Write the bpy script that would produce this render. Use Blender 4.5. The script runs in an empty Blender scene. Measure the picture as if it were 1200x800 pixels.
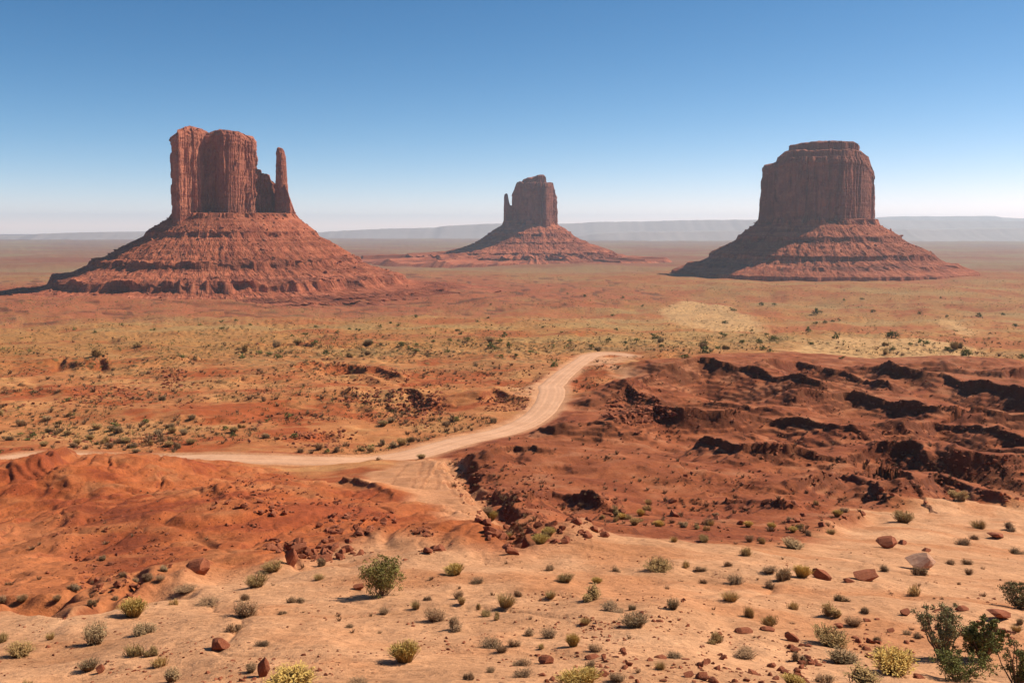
import bpy, bmesh, math, random
import numpy as np
from mathutils import Vector, Matrix, Euler

S = bpy.context.scene
COL = S.collection
PI = math.pi
# ------------------------------------------------------------------ camera, sky, sun
F = 1177.0                      # focal length in photo pixels (photo 1200 x 800)
EYE = 265.0                     # eye level in the photo
PITCH = math.atan((400 - EYE) / F)
CAM_Z = 140.0
cd = bpy.data.cameras.new('camera')
cd.sensor_width = 36.0
cd.lens = 36.0 * F / 1200.0
cd.clip_start = 0.1
cd.clip_end = 200000
cam = bpy.data.objects.new('camera', cd)
cam.location = (0, 0, CAM_Z)
cam.rotation_euler = (PI / 2 - PITCH, 0, 0)
COL.objects.link(cam)
S.camera = cam

SUN_AZ, SUN_EL = math.radians(70), math.radians(42)     # azimuth clockwise from the view direction (+Y)
world = bpy.data.worlds.new('World')
S.world = world
world.use_nodes = True
wn = world.node_tree.nodes
wl = world.node_tree.links
sky = wn.new('ShaderNodeTexSky')
sky.sky_type = 'NISHITA'
sky.sun_disc = False
sky.sun_elevation = SUN_EL
sky.sun_rotation = SUN_AZ
sky.altitude = 1700
sky.air_density = 0.6
sky.dust_density = 0.0
sky.ozone_density = 3.0
bg = wn['Background']
bg.inputs[1].default_value = 0.060
# the deep blue overhead and white low down of a very dry day: one response curve per channel of the sky
sep = wn.new('ShaderNodeSeparateColor'); com = wn.new('ShaderNodeCombineColor')
wl.new(sky.outputs[0], sep.inputs[0])
for k, (pw, gain) in enumerate(((1.85, 0.62), (1.24, 1.08), (1.03, 1.36))):
    a = wn.new('ShaderNodeMath'); a.operation = 'POWER'; a.inputs[1].default_value = pw
    b = wn.new('ShaderNodeMath'); b.operation = 'MULTIPLY'; b.inputs[1].default_value = gain
    wl.new(sep.outputs[k], a.inputs[0]); wl.new(a.outputs[0], b.inputs[0]); wl.new(b.outputs[0], com.inputs[k])
wl.new(com.outputs[0], bg.inputs[0])

sd = bpy.data.lights.new('sun', 'SUN')
sd.energy = 5.0
sd.angle = math.radians(0.5)
sd.color = (1.0, 0.885, 0.73)
sun = bpy.data.objects.new('sun', sd)
to_sun = Vector((math.sin(SUN_AZ) * math.cos(SUN_EL), math.cos(SUN_AZ) * math.cos(SUN_EL), math.sin(SUN_EL)))
sun.rotation_euler = (-to_sun).to_track_quat('-Z', 'Y').to_euler()
sun.location = (200, 100, 600)
COL.objects.link(sun)
S.view_settings.view_transform = 'Standard'
S.view_settings.look = 'None'
S.view_settings.exposure = 0.52
S.view_settings.gamma = 1.0
S.cycles.use_denoising = True
S.cycles.max_bounces = 4
S.cycles.volume_bounces = 2
S.cycles.diffuse_bounces = 2
S.cycles.transparent_max_bounces = 8

# ------------------------------------------------------------------ noise (numpy)
def _hash(ix, iy, seed):
    h = (ix.astype(np.int64) * 374761393 + iy.astype(np.int64) * 668265263 + seed * 974634721) & 0xFFFFFFFF
    h = ((h ^ (h >> 13)) * 1274126177) & 0xFFFFFFFF
    return (h ^ (h >> 16)) & 0xFFFF
_ANG = np.arange(65536) * (2 * PI / 65536)
_GX, _GY = np.cos(_ANG).astype(np.float32), np.sin(_ANG).astype(np.float32)

def gnoise(x, y, seed=0):
    x = np.asarray(x, dtype=np.float64); y = np.asarray(y, dtype=np.float64)
    x0 = np.floor(x); y0 = np.floor(y)
    fx = (x - x0).astype(np.float32); fy = (y - y0).astype(np.float32)
    x0 = x0.astype(np.int64); y0 = y0.astype(np.int64)
    u = fx * fx * fx * (fx * (fx * 6 - 15) + 10); v = fy * fy * fy * (fy * (fy * 6 - 15) + 10)
    def g(dx, dy):
        k = _hash(x0 + dx, y0 + dy, seed)
        return _GX[k] * (fx - dx) + _GY[k] * (fy - dy)
    a = g(0, 0); b = g(1, 0); c = g(0, 1); d = g(1, 1)
    return ((a + u * (b - a)) * (1 - v) + (c + u * (d - c)) * v) * 1.5

def fbm(x, y, octv=4, seed=0, gain=0.5, lac=2.03):
    s = 0; a = 1.0; t = 0
    for k in range(octv):
        s = s + a * gnoise(x * lac ** k + 17.3 * k, y * lac ** k - 9.1 * k, seed + k); t += a; a *= gain
    return s / t * 1.3

def sstep(a, b, x):
    t = np.clip((x - a) / (b - a), 0, 1)
    return t * t * (3 - 2 * t)

# ------------------------------------------------------------------ photo geometry helpers
CP, SP = math.cos(PITCH), math.sin(PITCH)
def ray(px, py):
    u = (px - 600.0) / F; v = (400.0 - py) / F
    return u, CP + v * SP, -SP + v * CP
def at_depth(px, py, Y):
    dx, dy, dz = ray(px, py)
    return dx / dy * Y, CAM_Z + dz / dy * Y      # x, z

_PD = np.array([0, 5, 10, 16, 25, 35, 50, 70, 90, 110, 150, 190, 260, 350, 500, 700, 1000, 1250, 1700, 2300, 3500, 5000, 8000, 12000, 18000, 26000, 40000.])
_PH = np.array([2, 4, 5.9, 7.6, 10, 12.3, 16, 21.3, 26.6, 31.4, 39, 44.2, 48, 49.5, 56.5, 70, 91, 106, 113, 116, 121, 132, 150, 160, 171, 190, 220.])
_LD = np.linspace(math.log(0.5), math.log(40000), 4000)
_LH = np.interp(np.exp(_LD), _PD, _PH)
_kr = np.hanning(161); _kr /= _kr.sum()
_LH = np.convolve(np.pad(_LH, 80, mode='edge'), _kr, mode='valid')
def drop(D):
    return np.interp(np.log(np.maximum(D, 0.5)), _LD, _LH)
_EXPD = np.exp(_LD)
_SL = _LH / _EXPD
def U(px, py):
    """point of the plain base ground seen at a photo pixel"""
    dx, dy, dz = ray(px, py)
    hyp = math.hypot(dx, dy); t = -dz / hyp
    k = np.nonzero((_SL <= t) & (_EXPD > 8))[0]
    D = _EXPD[k[0]] if len(k) else 26000
    return dx / hyp * D, dy / hyp * D

# ------------------------------------------------------------------ ground grid (polar sheet around the viewpoint)
Df = np.exp(np.linspace(math.log(1.5), math.log(27000), 20000))
yb = EYE + F * drop(Df) / Df
w = np.abs(np.gradient(yb))
w *= np.where((yb > 395) & (yb < 660), 2.4, 1.0) * np.where(yb > 900, 0.02, 1.0)
w += 0.04 * np.gradient(np.log(Df)) / np.gradient(np.log(Df)).mean() * w.mean()
cw = np.cumsum(w); cw = (cw - cw[0]) / (cw[-1] - cw[0])
NR = 1050
ROWD = np.interp(np.linspace(0, 1, NR), cw, Df)
HALF = math.radians(29)
NF = 800
azf = np.linspace(-HALF, HALF, NF)
azo = np.linspace(HALF, 2 * PI - HALF, 92)[1:-1]
AZ = np.concatenate([azf, azo])
NC = len(AZ)
DD, AA = np.meshgrid(ROWD, AZ, indexing='ij')
X = DD * np.sin(AA); Y = DD * np.cos(AA)

def poly_dist(pts, x, y):
    """distance, signed side and 0..1 position along a polyline"""
    best = np.full(x.shape, 1e9); sgn = np.zeros(x.shape); par = np.zeros(x.shape)
    L = [math.hypot(pts[i + 1][0] - pts[i][0], pts[i + 1][1] - pts[i][1]) for i in range(len(pts) - 1)]
    T = sum(L); acc = 0
    for i, l in enumerate(L):
        (ax, ay), (bx, by) = pts[i], pts[i + 1]
        ex, ey = (bx - ax) / l, (by - ay) / l
        t = (x - ax) * ex + (y - ay) * ey
        tc = np.clip(t, 0, l)
        d = np.hypot(x - ax - tc * ex, y - ay - tc * ey)
        m = d < best
        best = np.where(m, d, best)
        sgn = np.where(m, (-(x - ax) * ey + (y - ay) * ex), sgn)
        par = np.where(m, (acc + np.clip(t, 0, l)) / T, par)
        acc += l
    return best, np.sign(sgn), par
def in_poly(pts, x, y):
    r = np.zeros(x.shape, bool); n = len(pts)
    for i in range(n):
        (ax, ay), (bx, by) = pts[i], pts[(i + 1) % n]
        c = ((ay > y) != (by > y)) & (x < (bx - ax) * (y - ay) / (by - ay + 1e-9) + ax)
        r ^= c
    return r
def poly_mask(pix, x, y, soft):
    """soft-edged mask of an area outlined in photo pixels on the base ground"""
    pts = [U(*p) for p in pix]
    d, _, _ = poly_dist(pts + [pts[0]], x, y)
    s = np.where(in_poly(pts, x, y), d, -d)
    return sstep(-soft, soft, s)

# front/back warp so that no feature has a ruled edge
wx = X + np.minimum(DD * 0.02, 9) * fbm(X / 14, Y / 14, 3, 11)
wy = Y + np.minimum(DD * 0.03, 12) * fbm(X / 14, Y / 14, 3, 12)
Dg = np.hypot(X, Y)
ROWY = EYE + F * drop(ROWD) / ROWD            # photo row of each ground row on the base ground
RY = np.repeat(ROWY[:, None], NC, axis=1)

H = -drop(Dg)
behind = sstep(0.3, 2.6, np.abs(np.where(AA > PI, AA - 2 * PI, AA)))
H = H * (1 - behind) + behind * (-2 - 2.5 * sstep(3, 60, Dg) - 0.035 * np.minimum(Dg, 3000))

# --- areas
SANDLINE = [(-160, 735), (0, 722), (100, 712), (160, 702), (230, 680), (330, 662), (440, 646), (520, 650), (600, 655), (690, 640), (800, 640), (900, 645), (960, 634), (1000, 606), (1100, 592), (1200, 600), (1400, 610)]
m_sand = poly_mask(SANDLINE + [(1500, 1500), (600, 2600), (-400, 1500)], wx, wy, 2.2)
m_dark = poly_mask([(505, 522), (560, 512), (640, 478), (700, 462), (760, 432), (810, 418), (930, 412), (1100, 420), (1400, 440), (1400, 600), (1100, 588), (1000, 602), (960, 634), (900, 645), (700, 645), (610, 652), (560, 600)], wx, wy, 4.0)
m_mound = poly_mask([(-200, 540), (0, 552), (120, 532), (200, 548), (330, 552), (430, 590), (560, 610), (610, 652), (440, 650), (330, 664), (230, 684), (100, 716), (-200, 735)], wx, wy, 3.0)

# --- broad relief
amp = np.interp(Dg, [0, 60, 150, 400, 1000, 3000, 9000], [0.25, 0.5, 1.6, 2.6, 5.0, 9.0, 14.0])
H += amp * fbm(X / 60 + 3, Y / 60, 4, 21) * sstep(15, 80, Dg) * (1 - sstep(900, 2500, Dg) * 0.7)
H += 10 * fbm(X / 420, Y / 420, 4, 31) * sstep(450, 1300, Dg) * (1 - 0.5 * sstep(3000, 8000, Dg))
H += 0.8 * fbm(X / 17, Y / 17, 4, 41) * (sstep(60, 140, Dg) * (1 - sstep(900, 1600, Dg)))
mx_ = at_depth(958, 300, 2290.0)[0]
H += 13 * np.exp(-(((X - mx_) / 560) ** 2 + ((Y - 2290) / 560) ** 2))          # swell under the right butte
# low red benches stepping down from the left butte
wx0 = at_depth(262, 300, 1700.0)[0]
dW = np.hypot(X - wx0, (Y - 1700) * 0.98) + 45 * fbm(X / 160, Y / 120, 4, 97) + 8 * fbm(X / 22, Y / 22, 3, 98)
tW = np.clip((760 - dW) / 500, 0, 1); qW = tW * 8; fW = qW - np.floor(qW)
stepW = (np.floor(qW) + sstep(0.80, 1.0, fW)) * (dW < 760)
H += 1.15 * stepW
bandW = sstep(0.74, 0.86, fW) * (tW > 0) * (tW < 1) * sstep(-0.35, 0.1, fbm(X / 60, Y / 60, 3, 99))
# foreground sand: soft hummocks and shallow rills running down to the ravine
H += m_sand * (0.30 * fbm(X / 7, Y / 9, 4, 51) + 0.07 * fbm(X / 1.6, Y / 1.6, 3, 52))
rill = np.abs(gnoise((X + 0.35 * Y) / 6.5 + 0.8 * fbm(X / 9, Y / 9, 2, 53), Y / 40, 54))
H -= m_sand * (0.06 * (1 - sstep(0.0, 0.22, rill)) + 0.045 * (1 - sstep(0.0, 0.05, rill)) * sstep(-0.1, 0.2, fbm(X / 6, Y / 6, 2, 55))) * sstep(16, 24, Dg)

def mound(px, py, h, rx, ry, rot=0, p=1.0):
    global H
    cx, cy = U(px, py); r = math.radians(rot)
    m = (np.abs(X - cx) < 3 * max(rx, ry)) & (np.abs(Y - cy) < 3 * max(rx, ry))
    x = wx[m] - cx; y = wy[m] - cy
    a = (x * math.cos(r) + y * math.sin(r)) / rx; b = (-x * math.sin(r) + y * math.cos(r)) / ry
    H[m] += h * np.exp(-(a * a + b * b) ** p)
def scarp(pix, h, back, front, apron=6.0, dip=0.25, taper=0.22):
    """a ledge: gentle surface behind the line, steep broken face in front of it"""
    global H
    pts = [U(*p) for p in pix]
    xs = [p[0] for p in pts]; ys = [p[1] for p in pts]; pad = back * 3 + 12
    m = (X > min(xs) - pad) & (X < max(xs) + pad) & (Y > min(ys) - pad) & (Y < max(ys) + pad)
    x = X[m] * 0.6 + wx[m] * 0.4 + 0.5 * gnoise(X[m] / 3, Y[m] / 3, 61); y = Y[m] * 0.6 + wy[m] * 0.4 + 0.6 * gnoise(X[m] / 3, Y[m] / 3, 62) + 0.35 * gnoise(X[m] / 1.1, Y[m] / 1.1, 64)
    d, s, t = poly_dist(pts, x, y)
    tp = sstep(0, taper, t) * (1 - sstep(1 - taper, 1, t)) * (0.85 + 0.4 * gnoise(x / 14, y / 14, 63))
    sd_ = d * s
    dn = np.maximum(-sd_, 0); run = front * 2.2 + 0.3
    f = 1 - 0.27 * sstep(0, 0.6, dn) - (0.73 + dip) * (1 - (1 - np.clip(dn / run, 0, 1)) ** 1.6) + dip * (1 - np.exp(-np.maximum(dn - run, 0) / apron))
    f = np.where(sd_ > 0, np.exp(-(np.abs(sd_) / back) ** 1.4), f)
    H[m] += h * tp * f
def channel(pix, depth, width):
    global H
    pts = [U(*p) for p in pix]
    xs = [p[0] for p in pts]; ys = [p[1] for p in pts]; pad = width * 4
    m = (X > min(xs) - pad) & (X < max(xs) + pad) & (Y > min(ys) - pad) & (Y < max(ys) + pad)
    x = X[m] + 1.5 * gnoise(X[m] / 5, Y[m] / 5, 71) + 0.5 * gnoise(X[m] / 1.7, Y[m] / 1.7, 72)
    y = Y[m] + 2.0 * gnoise(X[m] / 5, Y[m] / 5, 73)
    d, s, t = poly_dist(pts, x, y)
    H[m] -= depth * (1 - sstep(width * 0.35, width, d)) * sstep(0, 0.12, t) * (1 - sstep(0.85, 1, t))

# --- red mounds, left
mound(150, 575, 4.0, 20, 24, 10)
mound(70, 590, 1.8, 16, 16, 0)
mound(-60, 585, 3.0, 26, 18, 0)
mound(270, 600, 3.2, 20, 16, -10)
mound(235, 630, 1.8, 10, 8, 0)
mound(430, 612, 1.4, 18, 14, -10)
mound(560, 640, 1.2, 9, 6, 0)
scarp([(40, 596), (78, 578), (98, 560)], 1.7, 7, 0.8, 4)
scarp([(-30, 590), (18, 572), (40, 556)], 1.7, 7, 1.4, 4)
scarp([(-30, 655), (6, 640), (30, 616)], 0.7, 5, 0.6, 3)
scarp([(30, 668), (62, 655), (100, 646)], 0.4, 4, 0.5, 3)
scarp([(205, 612), (250, 604), (285, 616)], 0.6, 5, 0.6, 3)
scarp([(80, 632), (108, 612), (150, 606)], 0.6, 6, 1.0, 6)
scarp([(196, 690), (226, 676), (246, 664)], 0.55, 3, 0.4, 2)
scarp([(310, 672), (336, 660), (352, 646)], 0.4, 3, 0.4, 2)
channel([(-60, 712), (0, 705), (60, 716), (98, 722), (150, 706), (230, 684)], 0.4, 1.3)
# --- ravine in the middle
channel([(520, 536), (545, 570), (575, 600), (597, 625), (600, 655)], 1.5, 2.6)
channel([(600, 640), (640, 615), (690, 605), (740, 607)], 1.2, 4.0)
channel([(520, 612), (575, 612), (600, 632), (601, 652)], 1.4, 1.2)
scarp([(520, 532), (560, 530), (590, 540)], 1.2, 9, 1.2, 5)
scarp([(555, 562), (600, 552), (650, 560)], 2.2, 9, 2.4, 6)
scarp([(600, 604), (650, 590), (730, 604)], 2.4, 9, 2.2, 5)
scarp([(665, 648), (690, 630), (770, 628), (800, 624)], 0.5, 4, 0.6, 2)
scarp([(380, 583), (430, 590), (470, 604)], 1.0, 6, 0.8, 3)
# --- dark badlands, right: long stepped ledges
for p, h, bk, fr, ap in [
    ([(728, 474), (768, 451), (812, 440), (870, 448), (935, 462), (990, 472)], 5.0, 13, 7, 14),
    ([(885, 450), (930, 433), (965, 441), (1005, 448), (1062, 464)], 4.2, 12, 4, 8),
    ([(975, 434), (1010, 437), (1060, 446), (1100, 450), (1150, 464), (1260, 482)], 5.6, 14, 4, 10),
    ([(704, 520), (762, 498), (800, 502), (850, 501), (890, 499), (950, 507), (1035, 524)], 4.6, 12, 5, 9),
    ([(918, 484), (985, 474), (1040, 482), (1095, 496), (1150, 500), (1260, 510)], 4.8, 13, 4, 9),
    ([(806, 526), (870, 546), (940, 547), (985, 552), (1020, 540), (1065, 545), (1118, 562)], 4.8, 12, 5, 14),
    ([(1045, 517), (1092, 505), (1132, 511), (1200, 530), (1280, 534)], 4.4, 12, 4, 9),
    ([(925, 582), (985, 567), (1015, 577), (1045, 596)], 3.0, 9, 3, 7),
    ([(1050, 590), (1092, 571), (1135, 580), (1180, 600)], 2.8, 8, 2, 5),
    ([(1100, 556), (1170, 560), (1215, 546), (1290, 550)], 4.0, 10, 4, 9),
    ([(770, 472), (830, 478), (905, 488), (930, 492)], 2.0, 9, 2.4, 7),
    ([(690, 482), (735, 471), (775, 482)], 3.0, 10, 3, 6),
    ([(640, 512), (690, 506), (740, 516)], 1.4, 9, 2, 6),
    ([(1165, 446), (1215, 440), (1290, 450)], 4.0, 12, 3, 8),
    ([(770, 585), (850, 590), (930, 604)], 1.6, 9, 2.4, 6)]:
    scarp(p, h * 0.92, bk, fr * 1.35, ap * 1.3, 0.6, 0.10)
scarp([(955, 628), (985, 616), (1014, 606)], 0.9, 5, 0.8, 3)
mound(868, 530, 2.2, 7, 6)
mound(1100, 436, 4.0, 9, 8)
mound(745, 440, 3.0, 18, 14)
mound(760, 560, 4.0, 30, 16, -5)
mound(700, 545, 1.4, 16, 10, -5)
# --- left and middle plain: low broken ledges
for p, h in [([(50, 432), (75, 428), (95, 434)], 5.5), ([(105, 434), (120, 428), (140, 434)], 5.0), ([(200, 430), (225, 420), (250, 422)], 4.0),
             ([(270, 452), (285, 444), (296, 448)], 3.0), ([(365, 438), (400, 432), (440, 434), (480, 444)], 4.5), ([(180, 492), (240, 494), (290, 494)], 2.4),
             ([(455, 470), (480, 462), (525, 478)], 4.2), ([(555, 474), (580, 464), (620, 476)], 3.6), ([(395, 440), (430, 440), (455, 450)], 2.6),
             ([(405, 468), (425, 460), (445, 458)], 3.0), ([(0, 466), (40, 462), (90, 468)], 2.2), ([(280, 408), (330, 402), (380, 408)], 3.0),
             ([(340, 432), (380, 428), (410, 434)], 2.6), ([(880, 400), (905, 394), (925, 402)], 2.2), ([(1020, 412), (1035, 409), (1050, 412)], 2.2),
             ([(650, 470), (660, 450), (690, 446)], 1.6), ([(100, 405), (130, 401), (150, 405)], 3.0), ([(640, 398), (700, 392), (760, 398)], 2.0),
             ([(350, 516), (380, 508), (400, 514)], 1.4), ([(760, 420), (790, 414), (815, 420)], 2.2)]:
    scarp(p, h * 0.5, 12, 2.0, 7, 0.4)
# terraced beds where noise says so
n_bed = fbm(X / 20, Y / 20, 3, 94)
tn = fbm(X / 55, Y / 38, 4, 81)
tmask = (sstep(170, 240, Dg) * (1 - sstep(900, 1400, Dg))) * sstep(-0.05, 0.25, fbm(X / 130, Y / 130, 3, 82)) * (1 - m_mound) * (0.5 + 0.5 * (1 - m_dark))
q = tn * 4.2; qf = q - np.floor(q)
H += tmask * 1.7 * (np.floor(q) + sstep(0.72, 0.98, qf) - q) * 0.9
q2 = fbm(X / 26, Y / 20, 3, 83) * 5; q2f = q2 - np.floor(q2)
H += (m_dark * 0.3 + 0.45 * m_mound * sstep(75, 115, Dg)) * sstep(-0.2, 0.3, fbm(X / 60, Y / 60, 2, 84)) * 0.9 * (np.floor(q2) + sstep(0.6, 0.97, q2f) - q2)
er = np.abs(gnoise(X / 4.5 + 0.5 * n_bed, Y / 11, 87)); er2 = np.abs(gnoise(X / 1.9, Y / 3.5 + 0.4 * n_bed, 88))
H -= m_mound * (0.28 * (1 - sstep(0, 0.16, er)) + 0.09 * (1 - sstep(0, 0.2, er2)))
# gullied small relief on the badlands and mounds
H += (0.28 * m_dark + 0.28 * m_mound) * fbm(X / 5.5, Y / 5.5, 3, 91)
H += 0.10 * (m_dark + m_mound) * fbm(X / 1.3, Y / 1.3, 3, 92) * (1 - sstep(200, 320, Dg))

# beds of harder and softer rock: faces break into level steps
bedw = 0.55 * fbm(X / 24, Y / 24, 3, 95)
zq = (H + bedw) / 0.85; zf = zq - np.floor(zq)
H += (0.42 * m_dark + 0.5 * m_mound * sstep(75, 115, Dg) * sstep(-0.1, 0.3, n_bed) + 0.45 * tmask * (1 - m_dark)) * 0.85 * (np.floor(zq) + sstep(0.35, 0.8, zf) - zq) * (1 - m_sand)
# --- the dirt road: flatten the ground along it
ROAD = [(-90, 566, 7), (-30, 551, 7), (30, 541, 7), (90, 538, 7), (150, 540, 7.5), (240, 541, 7.5), (330, 540, 7.5), (420, 536, 8), (480, 527, 8.5), (540, 514, 8), (588, 504, 8), (622, 492, 8),
        (640, 479, 8), (647, 466, 8.5), (646, 455, 8.5), (656, 444, 8), (670, 434, 7.5), (683, 424, 7.5), (692, 416, 8.5), (712, 413.5, 10), (742, 416, 5)]
_rw = [U(a, b) for a, b, c in ROAD]
def spline(pts, n):
    pts = np.array(pts, float); k = len(pts); out = []
    for i in range(k - 1):
        p0, p1, p2, p3 = pts[max(i - 1, 0)], pts[i], pts[i + 1], pts[min(i + 2, k - 1)]
        for t in np.linspace(0, 1, n, endpoint=False):
            out.append(0.5 * ((2 * p1) + (-p0 + p2) * t + (2 * p0 - 5 * p1 + 4 * p2 - p3) * t * t + (-p0 + 3 * p1 - 3 * p2 + p3) * t ** 3))
    out.append(pts[-1]); return np.array(out)
RC = spline([(x, y, c[2]) for (x, y), c in zip(_rw, ROAD)], 14)
def grid_sample(Z, x, y):
    """bilinear look-up on the polar grid (in-frame columns)"""
    a = np.arctan2(x, y); d = np.hypot(x, y)
    ci = np.clip((a + HALF) / (2 * HALF) * (NF - 1), 0, NF - 1.001)
    ri = np.clip(np.interp(d, ROWD, np.arange(NR)), 0, NR - 1.001)
    c0 = ci.astype(int); r0 = ri.astype(int); fc = ci - c0; fr = ri - r0
    return (Z[r0, c0] * (1 - fc) + Z[r0, c0 + 1] * fc) * (1 - fr) + (Z[r0 + 1, c0] * (1 - fc) + Z[r0 + 1, c0 + 1] * fc) * fr
rz = grid_sample(H, RC[:, 0], RC[:, 1])
rz = np.convolve(np.pad(rz, 20, mode='edge'), np.hanning(43)[1:-1] / np.hanning(43)[1:-1].sum(), mode='valid')[:len(RC)]
rm = (Dg > 120) & (Dg < 520) & (np.abs(AA) < HALF)
best = np.full(rm.sum(), 1e9); rh = np.zeros(rm.sum()); rwid = np.ones(rm.sum())
xr, yr = X[rm], Y[rm]
for i in range(0, len(RC)):
    d = np.hypot(xr - RC[i, 0], yr - RC[i, 1]); mm = d < best
    best[mm] = d[mm]; rh[mm] = rz[i]; rwid[mm] = RC[i, 2]
wgt = 1 - sstep(rwid * 0.5 + 0.6, rwid * 0.5 + 6, best)
H[rm] = H[rm] * (1 - wgt) + (rh - 0.12 * (1 - sstep(rwid * .5 - .8, rwid * .5 + .3, best)) + 0.1 * sstep(rwid * .5 - .2, rwid * .5 + 1.5, best)) * wgt
ROADD = np.full(X.shape, 999.0); ROADD[rm] = best - rwid * 0.5

Z = H + CAM_Z

# ------------------------------------------------------------------ soil colours (albedo only)
def lerp(a, b, m):
    return a * (1 - m[..., None]) + np.array(b) * m[..., None]
n1 = fbm(X / 38, Y / 30, 4, 101); n2 = fbm(X / 9, Y / 7, 4, 102); n3 = fbm(X / 170, Y / 130, 4, 103); n4 = fbm(X / 700, Y / 420, 4, 104)
C = np.zeros(X.shape + (3,)) + np.array((0.50, 0.20, 0.082))                      # orange plain
C = lerp(C, (0.40, 0.105, 0.038), sstep(-0.05, 0.35, n1 + 0.5 * n2 - 0.05))                    # red beds
C = lerp(C, (0.56, 0.27, 0.115), sstep(0.0, 0.4, -n1 + 0.4 * n2 - 0.05))                      # blown sand
plain = sstep(330, 520, Dg)
C2 = lerp(np.zeros(X.shape + (3,)) + np.array((0.45, 0.222, 0.080)), (0.41, 0.135, 0.05), sstep(0.0, 0.34, n3 + 0.5 * n1 + 0.25 * n2 - 0.42 * sstep(80, -350, X + 0.15 * Y)))
C2 = lerp(C2, (0.45, 0.285, 0.12), sstep(0.12, 0.4, -n3 + 0.3 * n1))
C = C * (1 - plain[..., None] * 0.85) + C2 * plain[..., None] * 0.85
C = C * (1 - 0.12 * sstep(900, 1500, Dg))[..., None] * np.array((1.03, 1.0, 0.90))
far = sstep(1900, 3200, Dg)
C3 = lerp(np.zeros(X.shape + (3,)) + np.array((0.31, 0.155, 0.082)), (0.28, 0.095, 0.05), sstep(-0.05, 0.3, n4))
C3 = lerp(C3, (0.30, 0.20, 0.10), sstep(0.05, 0.35, -n4 + 0.2 * n3))
C = C * (1 - far[..., None]) + C3 * far[..., None]
for (cpx, cD, rad, kk) in ((262, 1640, 830, 0.9), (627, 3500, 560, 0.5), (958, 2290, 430, 0.6)):   # red earth washed from the buttes
    bx_ = at_depth(cpx, 300, cD)[0]
    C = lerp(C, (0.40, 0.115, 0.052), kk * (1 - sstep(0.55, 1.1, np.hypot(X - bx_, (Y - cD) * 1.05) / rad + 0.35 * n1 + 0.2 * n2)))
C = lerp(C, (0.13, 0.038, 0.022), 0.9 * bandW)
C = lerp(C, (0.25, 0.165, 0.115), 0.7 * sstep(5000, 9000, Dg) * sstep(-0.3, 0.2, n4))
for pix in ([(772, 366), (800, 354), (850, 360), (888, 374), (900, 386), (850, 388), (800, 380)], [(930, 402), (985, 396), (1060, 398), (1140, 404), (1160, 424), (1090, 432), (985, 426), (930, 416)], [(1100, 378), (1125, 380), (1148, 392), (1128, 394)]):
    C = lerp(C, (0.62, 0.36, 0.155), poly_mask(pix, wx, wy, 9.0) * sstep(-0.7, 0.0, n2 + 0.2))
C = lerp(C, (0.45, 0.115, 0.036), m_mound * (0.8 + 0.2 * np.clip(n2, -1, 1)))
C = lerp(C, (0.30, 0.065, 0.025), m_mound * sstep(0.05, 0.5, n2 + 0.5 * n1) * 0.7)
C = lerp(C, (0.50, 0.19, 0.075), m_mound * sstep(0.1, 0.5, -n2 - 0.4 * n1) * 0.7)
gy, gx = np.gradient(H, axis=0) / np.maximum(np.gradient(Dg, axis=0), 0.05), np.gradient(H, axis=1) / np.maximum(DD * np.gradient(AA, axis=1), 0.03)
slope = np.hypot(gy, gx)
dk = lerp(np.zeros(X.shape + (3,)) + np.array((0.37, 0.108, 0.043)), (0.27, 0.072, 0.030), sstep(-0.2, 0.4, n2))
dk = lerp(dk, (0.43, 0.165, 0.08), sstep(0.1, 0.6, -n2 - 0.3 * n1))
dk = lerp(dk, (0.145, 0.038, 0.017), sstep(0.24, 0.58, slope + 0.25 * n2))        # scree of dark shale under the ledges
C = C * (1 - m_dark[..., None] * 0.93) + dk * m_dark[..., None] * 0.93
m_fan = poly_mask([(470, 545), (530, 538), (548, 566), (575, 600), (596, 618), (575, 634), (540, 626), (505, 606), (470, 596), (420, 588), (432, 560)], wx, wy, 1.5)
C = lerp(C, (0.62, 0.295, 0.145), m_fan * (0.95 + 0.15 * np.clip(n2, -0.5, 0.3)))
trk = np.zeros(X.shape)
for p in ([(500, 540), (492, 562), (470, 590)], [(508, 540), (502, 562), (484, 592)], [(480, 545), (462, 568), (440, 586)], [(515, 545), (512, 570), (500, 596)], [(495, 535), (520, 575), (560, 612)], [(503, 535), (530, 575), (572, 612)]):
    d_, _, t_ = poly_dist([U(*q_) for q_ in p], X + 0.5 * gnoise(X / 4, Y / 4, 77), Y)
    trk = np.maximum(trk, (1 - sstep(0.12, 0.42, d_)) * sstep(0, .15, t_) * (1 - sstep(.8, 1, t_)))
H -= 0.05 * trk; Z = H + CAM_Z
C = lerp(C, (0.42, 0.175, 0.08), trk * 0.5)
m_spur = poly_mask([(695, 418), (748, 416), (742, 424), (712, 430), (730, 440), (746, 450), (735, 452), (705, 436), (690, 430)], wx, wy, 3.0)
C = lerp(C, (0.64, 0.33, 0.175), m_spur * 0.95)
m_shoulder = poly_mask([(586, 463), (612, 456), (640, 450), (655, 456), (656, 474), (640, 484), (622, 474), (606, 466)], wx, wy, 4.0)
C = lerp(C, (0.64, 0.33, 0.175), m_shoulder * 0.9)
m_scree = poly_mask([(95, 612), (160, 604), (200, 630), (215, 668), (160, 700), (105, 700), (120, 650)], wx, wy, 2.0)
C = lerp(C, (0.25, 0.058, 0.022), m_scree * sstep(-0.45, 0.15, n2) * 0.85)
C = lerp(C, (0.54, 0.20, 0.08), poly_mask([(-40, 640), (60, 620), (95, 650), (90, 700), (0, 712), (-80, 715)], wx, wy, 3.0) * 0.6)
C = lerp(C, (0.64, 0.332, 0.170), m_sand)
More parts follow.
